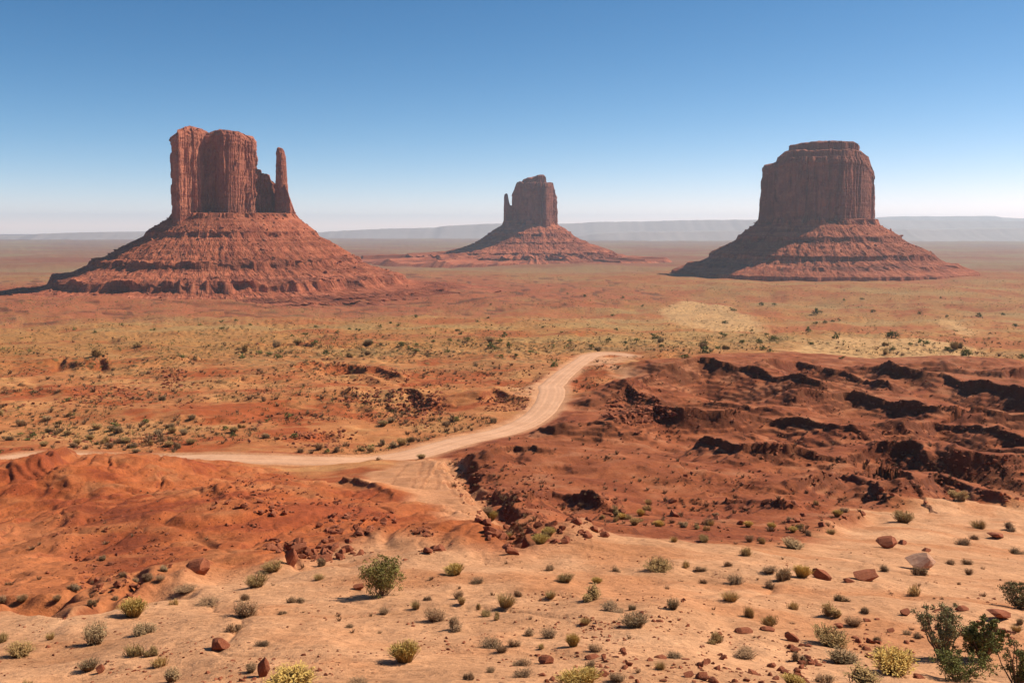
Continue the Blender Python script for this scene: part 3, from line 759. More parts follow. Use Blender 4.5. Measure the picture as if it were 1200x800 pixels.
cliff('thumb', [(-3, -3), (0, -4.5), (5, -3), (10, -1), (10, 3), (-1, 4), (-4, 1)], 595, DE - 6, 264, [(591, 228.5), (593, 227.5), (595, 228), (596, 234), (597.5, 240), (599, 241), (606, 241)], M_CLIFF_DARK, E, OE, n=90, m=40, flute=0.6, cell=2.5, taper=0.05, flare=0.02, seed=27)
talus([(600, 645, 258, 0), (589, 653, 263, 3), (583, 660, 268, 5), (572, 669, 274, 6), (571, 671, 277, 2), (558, 687, 284, 8), (557, 688.5, 285.5, 2), (541, 707, 291, 6), (524, 716, 295, 5), (523, 717, 297.5, 2), (500, 722, 299.5, 4), (480, 727, 300.6, 3), (479, 728, 302.4, 2), (445, 760, 304, 4), (410, 790, 305.5, 3)],
      627, DE, M_TALUS, E, OE, 0.85, 0.85, None, n=700, seed=220)

# right butte, broad and flat-topped
DM = 2290.0
M, OM = butte('sandstone_butte', 958, DM, 'massive flat topped butte standing alone on the right')
cliff('tower', [(-66, -6), (-56, -26), (-38, -42), (-16, -52), (10, -57), (28, -54), (40, -44), (54, -28), (66, -4), (64, 26), (36, 48), (0, 54), (-38, 48), (-62, 22)], 958.5, DM, 266,
      [(888, 200), (892, 196), (894, 194), (902, 193), (908, 191), (918, 186), (930, 184), (985, 183), (1010, 184.5), (1017, 187), (1022, 192), (1026, 200), (1030, 215)], M_CLIFF_DARK, M, OM, n=640, m=70, flute=3.6, cell=17, taper=0.04, flare=0.02, seed=31)
cliff('bench', [(-50, -20), (-36, -36), (-8, -45), (26, -45), (46, -30), (57, -6), (50, 20), (10, 42), (-36, 34), (-52, 10)], 962, DM, 190,
      [(906, 188), (912, 184), (920, 178), (926, 176.5), (940, 176), (1000, 175), (1008, 177), (1014, 181), (1019, 186)], M_CLIFF_DARK, M, OM, n=360, m=20, flute=1.8, cell=8, taper=0.35, flare=0.0, seed=35)
cliff('cap', [(-42, -8), (-30, -28), (0, -38), (26, -36), (40, -20), (43, 2), (30, 24), (-10, 30), (-36, 20)], 965, DM, 178,
      [(923, 171.5), (926, 170), (935, 170), (938, 168), (950, 167), (958, 166), (975, 165.5), (1004, 167), (1006, 169), (1008, 174)], M_CLIFF_DARK, M, OM, n=320, m=18, flute=1.5, cell=8, taper=0.0, flare=0.0, seed=39)
talus([(905, 1012, 256, 0), (887, 1026, 263, 3), (878, 1036, 270, 6), (868, 1050, 277, 5), (866.5, 1052, 281.5, 2), (850, 1070, 290, 8), (838, 1086, 297, 6), (836, 1088, 302, 2), (824, 1100, 307, 5), (810, 1115, 310.5, 4), (790, 1137, 318.5, 6)],
      958, DM, M_TALUS, M, OM, 0.95, 0.9, None, n=760, seed=320)

# ------------------------------------------------------------------ far tablelands beyond the plain
def mesa(depth, sky, base_y, width, seed, mat=M_MESA):
    """a long tableland: toe, slope, rim cliff, flat top, far side; sky = its skyline in photo pixels"""
    xs = np.linspace(sky[0][0], sky[-1][0], max(60, int((sky[-1][0] - sky[0][0]) / 3)))
    ty = np.interp(xs, [a for a, b in sky], [b for a, b in sky]) + 0.45 * gnoise(xs / 14, xs * 0, seed) + 0.3 * gnoise(xs / 5, xs * 0, seed + 1)
    s = depth / F
    V = []
    for a, b, k in zip(xs, ty, range(len(xs))):
        x, zt = at_depth(a, b, depth); _, z0 = at_depth(a, base_y, depth)
        h = max(zt - z0, 2.0); j = s * 2 * float(gnoise(np.array([a / 11.0]), np.array([1.0]), seed + 2)[0]) + s * 0.6 * float(gnoise(np.array([a / 4.0]), np.array([1.0]), seed + 3)[0])
        V += [(x, depth - h * 6.5 + j, z0 - 60), (x, depth - h * 3.6 + j, z0 + h * 0.22), (x, depth - h * 1.9 + j, z0 + h * 0.52), (x, depth - h * 0.7 + j, z0 + h * 0.90), (x, depth + j, zt), (x, depth + width, zt), (x, depth + width * 1.3, z0 - 60)]
    n = 7; k = len(xs)
    fq = [(i * n + j, (i + 1) * n + j, (i + 1) * n + j + 1, i * n + j + 1) for i in range(k - 1) for j in range(n - 1)]
    caps_ = [[0, 6, 5, 4, 3, 2, 1]]
    o = link('mesa', new_mesh('mesa', V, fq, 4, smooth=True), mat, kind='structure')
    return o
mesa(12500, [(-200, 282), (-60, 278), (-20, 277), (28, 276.5), (40, 274.5), (60, 273.5), (110, 272), (150, 273), (200, 275), (300, 278), (400, 282)], 281, 2500, 1)
mesa(14000, [(300, 282), (360, 273), (400, 270.5), (450, 268), (505, 267), (520, 265), (545, 263.5), (580, 262), (640, 262.5), (680, 261.5), (700, 260), (760, 259.5), (800, 258), (880, 257.5), (960, 258.5), (1020, 257), (1060, 258), (1120, 258.5), (1200, 259), (1300, 258), (1400, 261), (1450, 282)], 280, 200, 2)
mesa(17600, [(900, 280), (980, 257), (1020, 256), (1060, 253.5), (1110, 253.5), (1165, 253), (1180, 255.5), (1220, 256), (1380, 254), (1500, 280)], 278, 900, 3)
mesa(9800, [(120, 286), (165, 282.5), (190, 282), (240, 282.5), (300, 284), (360, 286)], 286, 900, 4)
mesa(11400, [(640, 283), (700, 274), (760, 271.5), (800, 272), (850, 270.5), (900, 271.5), (1010, 270.5), (1060, 268), (1100, 269.5), (1150, 268.5), (1220, 267), (1330, 269), (1450, 283)], 283, 1200, 5)

# ------------------------------------------------------------------ plants and stones: the kinds
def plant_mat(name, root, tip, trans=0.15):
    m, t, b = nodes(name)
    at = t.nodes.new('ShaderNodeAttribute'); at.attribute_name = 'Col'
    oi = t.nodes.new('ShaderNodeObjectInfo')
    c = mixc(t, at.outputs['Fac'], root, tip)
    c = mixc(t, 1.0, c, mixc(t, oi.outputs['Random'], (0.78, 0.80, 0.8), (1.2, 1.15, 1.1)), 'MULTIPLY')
    t.links.new(c, b.inputs['Base Color'])
    return m
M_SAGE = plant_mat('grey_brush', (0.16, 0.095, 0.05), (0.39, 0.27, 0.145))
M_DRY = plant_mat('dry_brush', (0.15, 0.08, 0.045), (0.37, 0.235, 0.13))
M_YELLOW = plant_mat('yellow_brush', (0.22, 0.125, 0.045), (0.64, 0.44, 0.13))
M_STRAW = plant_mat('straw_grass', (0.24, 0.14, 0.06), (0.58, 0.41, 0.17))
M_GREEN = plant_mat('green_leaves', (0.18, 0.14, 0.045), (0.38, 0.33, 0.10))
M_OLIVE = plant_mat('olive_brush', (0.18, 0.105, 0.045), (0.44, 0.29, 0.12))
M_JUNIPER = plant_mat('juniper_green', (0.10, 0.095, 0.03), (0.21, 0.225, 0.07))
M_BARK = rock_mat('juniper_bark', (0.24, 0.145, 0.095), (0.13, 0.075, 0.045), (0.34, 0.25, 0.18), 6.0, 0, 0, 0.02)

def blades_mesh(name, n, seed, spread=0.5, up=1.0, thick=0.012, base=0.22, lump=0.0, kink=0.15, short=0.55, side=0):
    """a tussock or twiggy bush of unit width and height: thin bent stems fanning out of one crown of roots"""
    rg = np.random.default_rng(seed)
    vs, fs, cs = [], [], []
    lobes = [(rg.uniform(-0.3, 0.3), rg.uniform(-0.3, 0.3), rg.uniform(0.55, 1.0)) for _ in range(int(rg.integers(2, 7)))] if lump else None
    for i in range(n):
        a = rg.uniform(0, 2 * PI); e = rg.uniform(0, 1) ** 0.6
        L = rg.uniform(short, 1.0)
        if lobes:
            lx, ly, lh = lobes[rg.integers(len(lobes))]; bx, by = lx + rg.normal(0, .07), ly + rg.normal(0, .07); L *= lh; k = 0.32
        else:
            rr = base * math.sqrt(rg.uniform(0, 1)); bx, by = rr * math.cos(a), rr * math.sin(a); k = spread
        ox, oy = math.cos(a) * e * k, math.sin(a) * e * k
        hz = up * L * math.sqrt(max(0.05, 1 - (e * 0.8) ** 2))
        p0 = np.array([bx, by, -0.03]); p2 = np.array([bx + ox * L, by + oy * L, hz])
        p1 = (p0 + p2) / 2 + np.array([rg.normal(0, kink) * .25 - ox * 0.12, rg.normal(0, kink) * .25 - oy * 0.12, 0.06 * L])
        t = rg.uniform(0, 2 * PI); w = np.array([math.cos(t), math.sin(t), 0]) * thick * rg.uniform(.6, 1.3)
        q = len(vs)
        vs += [p0 - w * .7, p0 + w * .7, p1 - w, p1 + w, p2 - w * .5, p2 + w * .5]
        fs += [(q, q + 1, q + 3, q + 2), (q + 2, q + 3, q + 5, q + 4)]
        g = rg.uniform(-.15, .15)
        cs += [0.0, 0.0, 0.45 + g, 0.45 + g, 1 + g, 1 + g]
        for _ in range(side):                                   # side twigs and leaf tufts
            f = rg.uniform(.45, 1.0); c = p1 + (p2 - p1) * (f * 2 - 1 if f > .5 else 0); c = p1 + (p2 - p1) * f
            dv = np.array([rg.normal(0, 1), rg.normal(0, 1), rg.uniform(0, 1.2)]); dv /= np.linalg.norm(dv)
            l2 = rg.uniform(.05, .13); w2 = np.cross(dv, [0.3, .2, 1]); w2 = w2 / np.linalg.norm(w2) * thick * rg.uniform(.9, 2.2)
            q = len(vs); vs += [c - w2 * .4, c + w2 * .4, c + dv * l2 + w2, c + dv * l2 - w2]; fs.append((q, q + 1, q + 2, q + 3))
            cs += [0.5 + g] * 2 + [1 + g] * 2
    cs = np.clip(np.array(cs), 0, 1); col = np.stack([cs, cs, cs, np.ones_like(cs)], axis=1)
    return new_mesh(name, np.array(vs), np.array(fs), 4, col, smooth=False)

def leaf_cloud(rg, centres, per, size, vs, fs, cs):
    for (c, rad) in centres:
        for _ in range(per):
            d = rg.normal(0, 1, 3); d /= np.linalg.norm(d)
            p = np.array(c) + d * rad * rg.uniform(0.25, 1.0) * np.array([1, 1, 0.8])
            u = rg.normal(0, 1, 3); u /= np.linalg.norm(u); v = np.cross(u, rg.normal(0, 1, 3)); v /= np.linalg.norm(v)
            s = size * rg.uniform(.5, 1.3); q = len(vs)
            vs += [p - u * s, p + v * s * .45, p + u * s, p - v * s * .45]; fs.append((q, q + 1, q + 2, q + 3))
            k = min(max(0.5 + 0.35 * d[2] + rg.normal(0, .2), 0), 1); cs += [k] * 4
def far_bush_mesh(name, seed, n=9, per=26, tall=0.8):
    """juniper or big brush seen from hundreds of metres: clumps of leaf faces over a short stem, unit size"""
    rg = np.random.default_rng(seed); vs, fs, cs = [], [], []
    cen = []
    for _ in range(n):
        a = rg.uniform(0, 2 * PI); r = 0.36 * math.sqrt(rg.uniform(0, 1))
        cen.append(((r * math.cos(a), r * math.sin(a), rg.uniform(0.16, tall - 0.18) * (1 - r * 0.9)), rg.uniform(.13, .22)))
    leaf_cloud(rg, cen, per, 0.075, vs, fs, cs)
    for a in (0, 2.1, 4.2):
        q = len(vs); x, y = .05 * math.cos(a), .05 * math.sin(a)
        vs += [np.array([x, y, -.06]), np.array([-y, x, -.06]), np.array([-y * .5, x * .5, .4]), np.array([x * .5, y * .5, .4])]; fs.append((q, q + 1, q + 2, q + 3)); cs += [0.0] * 4
    cs = np.array(cs); col = np.stack([cs, cs, cs, np.ones_like(cs)], axis=1)
    return new_mesh(name, np.array(vs), np.array(fs), 4, col, smooth=False)

def stone_mesh(name, seed, sub=2, planes=9, flat=0.7, long=1.0):
    """a broken block: a ball cut by random planes, then roughened; unit width, sitting a little in the ground"""
    rg = np.random.default_rng(seed)
    bm = bmesh.new(); bmesh.ops.create_icosphere(bm, subdivisions=sub, radius=1.0)
    P = np.array([v.co[:] for v in bm.verts])
    for _ in range(planes + 4):
        d = rg.normal(0, 1, 3); d /= np.linalg.norm(d); k = rg.uniform(.34, .74)
        e = P @ d - k; P -= np.where(e > 0, e, 0)[:, None] * d
    P += 0.03 * np.stack([fbm(P[:, 1] * 2.3 + i * 7 + seed, P[:, 2] * 2.3 + P[:, 0] * 1.1, 2, seed + i) for i in range(3)], axis=1)
    P *= np.array([long, 0.85, flat]); P[:, 0] /= (P[:, 0].max() - P[:, 0].min()); P[:, 1] /= (P[:, 1].max() - P[:, 1].min()) / .8; P[:, 2] /= (P[:, 2].max() - P[:, 2].min())
    P[:, 2] -= P[:, 2].min() + 0.16
    for v, c in zip(bm.verts, P): v.co = c
    me = bpy.data.meshes.new(name); bm.to_mesh(me); bm.free()
    return me

def proto(meshes, mat):
    for m in meshes: m.materials.append(mat)
    return meshes
K = {
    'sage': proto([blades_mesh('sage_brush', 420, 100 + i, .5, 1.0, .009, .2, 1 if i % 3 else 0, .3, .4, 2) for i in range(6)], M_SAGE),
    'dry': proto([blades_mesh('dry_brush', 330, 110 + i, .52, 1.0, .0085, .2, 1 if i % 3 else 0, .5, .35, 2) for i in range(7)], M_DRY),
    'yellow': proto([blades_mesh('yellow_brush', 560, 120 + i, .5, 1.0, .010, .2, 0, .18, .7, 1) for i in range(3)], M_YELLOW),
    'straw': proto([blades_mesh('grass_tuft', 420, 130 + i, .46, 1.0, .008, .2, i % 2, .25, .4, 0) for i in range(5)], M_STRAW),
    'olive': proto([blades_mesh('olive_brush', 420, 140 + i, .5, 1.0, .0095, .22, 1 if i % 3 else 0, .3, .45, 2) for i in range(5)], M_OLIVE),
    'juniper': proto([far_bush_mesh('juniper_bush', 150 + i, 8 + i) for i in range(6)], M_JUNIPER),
}
CAT = {'sage': ('sage_brush', 'shrub'), 'dry': ('dry_brush', 'shrub'), 'yellow': ('yellow_brush', 'shrub'), 'straw': ('grass_tuft', 'grass tuft'), 'olive': ('olive_brush', 'shrub'), 'juniper': ('juniper_bush', 'bush')}
STONES = [stone_mesh('stone', 200 + i, 2 if i < 8 else 1, 10, rg_f, rg_l) for i, (rg_f, rg_l) in enumerate([(.7, 1), (.8, 1.1), (.6, 1.2), (.9, 1.0), (.5, 1.3), (.75, 1.1), (.35, 1.4), (.65, 1.0), (.7, 1), (.8, 1), (.6, 1.2), (.9, 1)])]
for m in STONES: m.materials.append(M_STONE)
R = np.random.default_rng(7)
TAKEN = []
def px_scale(x, y, z):
    return (y * CP - (z - CAM_Z) * SP) / F                       # metres per photo pixel at a point
def put(kind, px, py, wpx, hpx, label, group=None, rz=None):
    """stand one plant with its foot at a photo pixel, wpx by hpx photo pixels large"""
    x, y, z = hit(px, py); s = px_scale(x, y, z)
    o = link(CAT[kind][0], K[kind][R.integers(len(K[kind]))])
    o.location = (x, y, z); o.rotation_euler = (R.normal(0, .13), R.normal(0, .13), R.uniform(0, 2 * PI))
    view = math.atan2(CAM_Z - z, y)
    hh = max(hpx * s / math.cos(view) - 0.25 * wpx * s * math.sin(view), 0.3 * hpx * s)
    o.scale = (wpx * s * R.uniform(.9, 1.12), wpx * s * R.uniform(.75, 1.05), hh)
    tag(o, label, CAT[kind][1], group); TAKEN.append((px, py, wpx))
    return o
def rock(px, py, wpx, hpx, label, group=None, v=None, rot=None, tilt=0.0, mat=None):
    x, y, z = hit(px, py); s = px_scale(x, y, z)
    me = STONES[v if v is not None else R.integers(8)]
    if mat is not None: me = me.copy(); me.materials[0] = mat
    o = link('stone', me)
    o.location = (x, y, z); o.rotation_euler = (R.normal(0, .08), tilt, R.uniform(-.5, .5) + (PI if R.uniform() < .5 else 0) if rot is None else rot)
    o.scale = (wpx * s, wpx * s, hpx * s * 1.15)
    tag(o, label, 'rock', group); TAKEN.append((px, py, wpx))
    return o

# ------------------------------------------------------------------ the large leafy bush
def tube(vs, fs, cs, pts, r0, r1, k=0.0, sides=5):
    pts = [np.array(p, float) for p in pts]; n = len(pts); q0 = len(vs)
    for i, p in enumerate(pts):
        d = pts[min(i + 1, n - 1)] - pts[max(i - 1, 0)]; d /= np.linalg.norm(d) + 1e-9
        u = np.cross(d, [0.2, 0.9, 0.15]); u /= np.linalg.norm(u); v = np.cross(d, u); r = r0 + (r1 - r0) * i / (n - 1)
        for a in range(sides):
            vs.append(p + (u * math.cos(2 * PI * a / sides) + v * math.sin(2 * PI * a / sides)) * r); cs.append(k)
    for i in range(n - 1):
        for a in range(sides):
            b = (a + 1) % sides; fs.append((q0 + i * sides + a, q0 + i * sides + b, q0 + (i + 1) * sides + b, q0 + (i + 1) * sides + a))
def branchy(name, px, py, wpx, hpx, label, cat, leafmat, seed, stems, per, leaf, lean=(0, 0), bare=0.0, trunk_r=0.02, part='foliage', lowleaf=False):
    """a shrub or small tree in real parts: limbs > foliage of separate leaves"""
    rg = np.random.default_rng(seed)
    x, y, z = hit(px, py); s = px_scale(x, y, z); w, h = wpx * s, hpx * s
    o = empty(name, (x, y, z)); tag(o, label, cat)
    vs, fs, cs, lv, lf, lc = [], [], [], [], [], []
    for i in range(stems):
        a = rg.uniform(0, 2 * PI); e = math.sqrt(rg.uniform(0, 1)) * 0.5
        top = np.array([math.cos(a) * e * w + lean[0] * w, math.sin(a) * e * w + lean[1] * w, h * rg.uniform(.62, 1.0) * math.sqrt(max(.1, 1 - (e * 1.5) ** 2))])
        st = np.array([rg.normal(0, .03) * w, rg.normal(0, .03) * w, -0.05 * h])
        mid = st * .45 + top * .55 + rg.normal(0, .06, 3) * w * np.array([1, 1, .5])
        md0 = st * .8 + top * .2 + rg.normal(0, .03, 3) * w
        tube(vs, fs, cs, [st, md0, mid, top], trunk_r * w, trunk_r * w * .25)
        for j in range(5):
            f = rg.uniform(.35, 1.0); c = mid + (top - mid) * f if j > 1 else md0 + (mid - md0) * f
            d = rg.normal(0, 1, 3); d[2] = abs(d[2]) * .7; d /= np.linalg.norm(d)
            en = c + d * w * rg.uniform(.08, .17)
            tube(vs, fs, cs, [c, (c + en) / 2 + rg.normal(0, .012, 3) * w, en], trunk_r * w * .3, trunk_r * w * .1, sides=3)
            if rg.uniform() > bare: leaf_cloud(rg, [(en, w * rg.uniform(.05, .10))], per, leaf * w, lv, lf, lc)
        if rg.uniform() > bare: leaf_cloud(rg, [(top, w * .09), (mid * .4 + top * .6, w * .08)], per, leaf * w, lv, lf, lc)
    if lowleaf:
        for i in range(stems):
            a = rg.uniform(0, 2 * PI); e = math.sqrt(rg.uniform(0, 1)) * .46
            leaf_cloud(rg, [((math.cos(a) * e * w, math.sin(a) * e * w, h * rg.uniform(.06, .6)), w * .10)], per, leaf * w, lv, lf, lc)
    link('limbs', new_mesh('limbs', np.array(vs), np.array(fs), 4, None, smooth=True), M_BARK, o)
    if lv:
        lc = np.array(lc); link(part, new_mesh(part, np.array(lv), np.array(lf), 4, np.stack([lc, lc, lc, np.ones_like(lc)], axis=1), smooth=False), leafmat, o)
    TAKEN.append((px, py, wpx))
    return o
branchy('leafy_bush', 447, 698, 52, 50, 'tall leafy green bush standing alone on the sand left of centre', 'bush', M_GREEN, 5, 44, 20, 0.024, trunk_r=.008, lowleaf=True)
branchy('juniper_tree', 1106, 771, 66, 72, 'scraggly grey-green juniper with a bare twisted trunk in the lower right corner', 'tree', plant_mat('sparse_juniper_green', (0.15, 0.135, 0.07), (0.30, 0.285, 0.13)), 11, 17, 52, 0.021, (-.12, 0), 0.0, .024)
branchy('juniper_tree', 1152, 772, 46, 54, 'dense dark green juniper beside the scraggly grey-green one', 'tree', M_JUNIPER, 12, 26, 44, 0.030, (0, 0), 0.0, .026, lowleaf=True)
branchy('juniper_tree', 1191, 806, 64, 64, 'half-dead juniper with bare dark branches at the bottom right edge', 'tree', M_JUNIPER, 13, 18, 36, 0.024, (-.05, 0), 0.25, .022)
branchy('leafy_bush', 1196, 713, 44, 36, 'round olive green bush cut by the right edge above the junipers', 'bush', plant_mat('olive_leaves', (0.13, 0.11, 0.05), (0.25, 0.22, 0.10)), 14, 34, 20, 0.026, trunk_r=.009, lowleaf=True)
branchy('juniper_tree', 1122, 797, 74, 34, 'low dark juniper branches sprawling on rubble under the scraggly juniper', 'tree', M_JUNIPER, 15, 24, 34, 0.019, (.1, 0), 0.12, .011)

# ------------------------------------------------------------------ foreground plants, one by one
FG = [
    ('yellow', 156, 722, 31, 24, 'bright yellow brush at the edge of the red soil, lower left'),
    ('sage', 112, 754, 32, 29, 'tall grey brush below the bright yellow brush at lower left'),
    ('sage', 167, 742, 30, 17, 'spreading grey brush between the bright yellow brush and the pale straw clump'),
    ('straw', 157, 769, 36, 20, 'wide pale straw clump at lower left'),
    ('olive', 176, 769, 18, 14, 'small green-grey brush touching the right side of the pale straw clump'),
    ('straw', 190, 780, 32, 17, 'straw clump with a greenish tint, second from the bottom at lower left'),
    ('sage', 105, 785, 26, 16, 'grey brush above a small red stone at lower left'),
    ('sage', 196, 800, 32, 20, 'grey brush cut by the bottom edge at lower left'),
    ('straw', 4, 752, 18, 17, 'straw tuft cut by the left edge of the photo'),
    ('olive', 23, 768, 30, 19, 'grey-green brush close to the left edge'),
    ('straw', 32, 806, 22, 12, 'pale tuft at the bottom left corner'),
    ('olive', 301, 687, 28, 19, 'olive brush with a dark base under the red mound, left of the leafy bush'),
    ('dry', 287, 722, 37, 22, 'wide brown double brush left of the tall leafy bush'),
    ('dry', 277, 740, 24, 16, 'brown brush just above the round red boulder'),
    ('olive', 320, 669, 25, 14, 'low green-grey brush beside the upright red block at the foot of the rubble'),
    ('dry', 217, 694, 27, 11, 'flat dry brush below the dark red block at left'),
    ('dry', 244, 708, 26, 10, 'flat sparse brush above the wide brown double brush'),
    ('dry', 347, 706, 22, 12, 'thin twiggy brush left of the tall leafy bush'),
    ('sage', 377, 663, 14, 14, 'narrow grey brush above left of the tall leafy bush'),
    ('straw', 373, 679, 17, 10, 'small straw brush left of the tall leafy bush'),
    ('yellow', 341, 806, 58, 27, 'large yellow-green dome of brush cut by the bottom edge'),
    ('dry', 305, 756, 20, 10, 'small tuft right of the round red boulder'),
    ('dry', 294, 787, 16, 14, 'brown brush touching the upright red slab at the bottom'),
    ('yellow', 534, 673, 24, 15, 'yellow-topped brush below the red rubble, right of the tall leafy bush'),
    ('dry', 509, 727, 25, 18, 'brown brush left of the round dark brush'),
    ('dry', 531, 738, 27, 20, 'round dark brown brush in the middle of the sand slope'),
    ('yellow', 475, 775, 36, 27, 'pale yellow dome of brush alone on bare sand'),
    ('dry', 420, 803, 24, 12, 'dark brush cut by the bottom edge below the pale yellow dome'),
    ('straw', 592, 711, 32, 20, 'broad straw clump above the middle of the sand slope'),
    ('dry', 608, 699, 13, 11, 'small dark brush touching the broad straw clump'),
    ('straw', 488, 713, 15, 13, 'small slanting straw tuft right of the tall leafy bush'),
    ('dry', 537, 701, 15, 11, 'small brown brush with a long shadow above the green tufts'),
    ('dry', 560, 683, 17, 9, 'thin brush on the low ridge above the green tufts'),
    ('olive', 541, 708, 11, 10, 'leftmost of the green tufts in a short row'),
    ('olive', 562, 714, 12, 10, 'second of the green tufts in a short row'),
    ('olive', 569, 722, 14, 10, 'green tuft below the row, nearest to the broad straw clump'),
    ('olive', 581, 726, 12, 11, 'dark based green tuft at the lower end of the row'),
    ('dry', 576, 759, 24, 15, 'brown brush leading a group of three at the bottom middle'),
    ('dry', 588, 764, 17, 11, 'reddish low brush in the middle of the group of three'),
    ('dry', 602, 757, 18, 11, 'dark brown brush at the right of the group of three'),
    ('dry', 619, 745, 19, 13, 'brown brush above the group of three'),
    ('dry', 643, 747, 21, 13, 'brown brush left of the tan oval tuft'),
    ('yellow', 672, 757, 18, 18, 'upright tan oval tuft in the lower middle'),
    ('dry', 615, 780, 27, 15, 'brown brush left of the pointed red stone'),
    ('dry', 613, 793, 24, 12, 'greyish brush below left of the pointed red stone'),
    ('dry', 697, 763, 20, 11, 'brown brush right of the tan oval tuft'),
    ('olive', 663, 682, 20, 12, 'olive tuft at the top of the sand slope below the ravine'),
    ('olive', 694, 702, 34, 22, 'large mixed olive and yellow clump right of the broad straw clump'),
    ('yellow', 699, 683, 13, 9, 'small bright yellow tuft above the large mixed clump'),
    ('sage', 745, 734, 31, 20, 'large grey brown brush right of the large mixed clump'),
    ('dry', 717, 716, 33, 10, 'low flat brown brush above the large grey brown brush'),
    ('olive', 771, 668, 30, 16, 'pale olive brush at the edge of the dark red slope'),
    ('dry', 722, 669, 15, 11, 'grey brush left of the pale olive brush'),
    ('dry', 645, 668, 11, 10, 'small brush at the mouth of the gully'),
    ('sage', 692, 787, 15, 18, 'upright grey brush beside a flat red slab at the bottom'),
    ('yellow', 681, 806, 52, 26, 'wide pale green-yellow clump cut by the bottom edge in the middle'),
    ('dry', 723, 798, 22, 12, 'brown brush right of the wide pale clump at the bottom edge'),
    ('dry', 790, 770, 20, 9, 'sparse brush on the stony sand at lower middle right'),
    ('sage', 928, 642, 26, 14, 'grey brush on the crest of the sand below the dark red slope'),
    ('straw', 872, 651, 25, 17, 'straw brush with a dark base on the sand crest'),
    ('dry', 902, 671, 19, 10, 'brown brush just above the wide grey and yellow brush'),
    ('sage', 920, 679, 28, 20, 'wide grey brush left of the dark red boulder'),
    ('yellow', 939, 676, 20, 17, 'yellow brush touching the dark red boulder on its left'),
    ('dry', 899, 688, 21, 14, 'brown brush below the wide grey brush'),
    ('dry', 861, 683, 20, 12, 'round brown brush on bare sand right of centre'),
    ('straw', 856, 704, 27, 15, 'tan tuft below the round brown brush'),
    ('straw', 877, 722, 21, 20, 'upright straw tuft, upper one of two'),
    ('straw', 899, 732, 28, 19, 'broad straw-yellow tuft, lower one of two'),
    ('straw', 932, 714, 21, 14, 'pale tuft above the reddish flat stones'),
    ('sage', 981, 704, 25, 14, 'grey brush below the tan boulder, upper one of a pair'),
    ('olive', 978, 722, 27, 19, 'olive straw brush, lower one of a pair below the tan boulder'),
    ('dry', 1000, 733, 23, 13, 'dark brown brush right of the olive straw brush'),
    ('olive', 973, 755, 42, 23, 'broad olive brush right of the small dark boulder'),
    ('sage', 987, 777, 37, 20, 'grey-brown brush at lower right, left of the big yellow brush'),
    ('yellow', 1047, 788, 50, 30, 'big yellow brush left of the junipers'),
    ('olive', 1013, 800, 58, 26, 'wide olive brown brush at the bottom below the big yellow brush'),
    ('dry', 968, 800, 32, 18, 'brown brush at the bottom edge left of the wide olive brown brush'),
    ('yellow', 928, 802, 26, 14, 'yellow tuft at the bottom edge, lower right'),
    ('olive', 838, 755, 22, 16, 'grey-green wispy brush left of the small dark boulder'),
    ('dry', 871, 771, 36, 15, 'dark brown sprawling brush below the small dark boulder'),
    ('dry', 1015, 718, 15, 12, 'small tuft left of the scraggly juniper'),
    ('dry', 1037, 669, 15, 12, 'dark brush between the tan boulder and the pale block'),
    ('olive', 1058, 612, 24, 16, 'olive brush on the highest sand, below the dark gullies'),
    ('dry', 1112, 661, 13, 9, 'small round brush right of the pale block'),
    ('dry', 1133, 661, 14, 9, 'small round brush, second to the right of the pale block'),
    ('sage', 1078, 674, 21, 14, 'grey brush growing against the pale block'),
    ('dry', 1126, 638, 21, 12, 'brown brush on the sand right of the cluster of boulders'),
    ('dry', 1143, 632, 15, 9, 'small brush right of the brown brush near the flat dark boulder'),
    ('straw', 1147, 619, 22, 13, 'straw brush above the flat dark boulder'),
    ('dry', 1182, 621, 17, 12, 'dark brush near the right edge above the flat dark boulder'),
    ('dry', 1192, 649, 17, 11, 'brush at the right edge below the flat dark boulder'),
    ('olive', 1125, 586, 24, 16, 'olive brush on the last dark ledge at right'),
    ('straw', 1068, 698, 30, 17, 'tan brush directly behind the scraggly juniper'),
    ('dry', 820, 668, 16, 9, 'small low brush at the left end of the straw tufts on the sand crest'),
    ('straw', 806, 664, 17, 12, 'pale tuft on the sand below the big dark red slope'),
    ('dry', 854, 663, 13, 10, 'small grey tuft between the straw brush and the pale tuft on the crest'),
]
for k, px, py, w_, h_, lab in FG: put(k, px, py, w_, h_, lab)

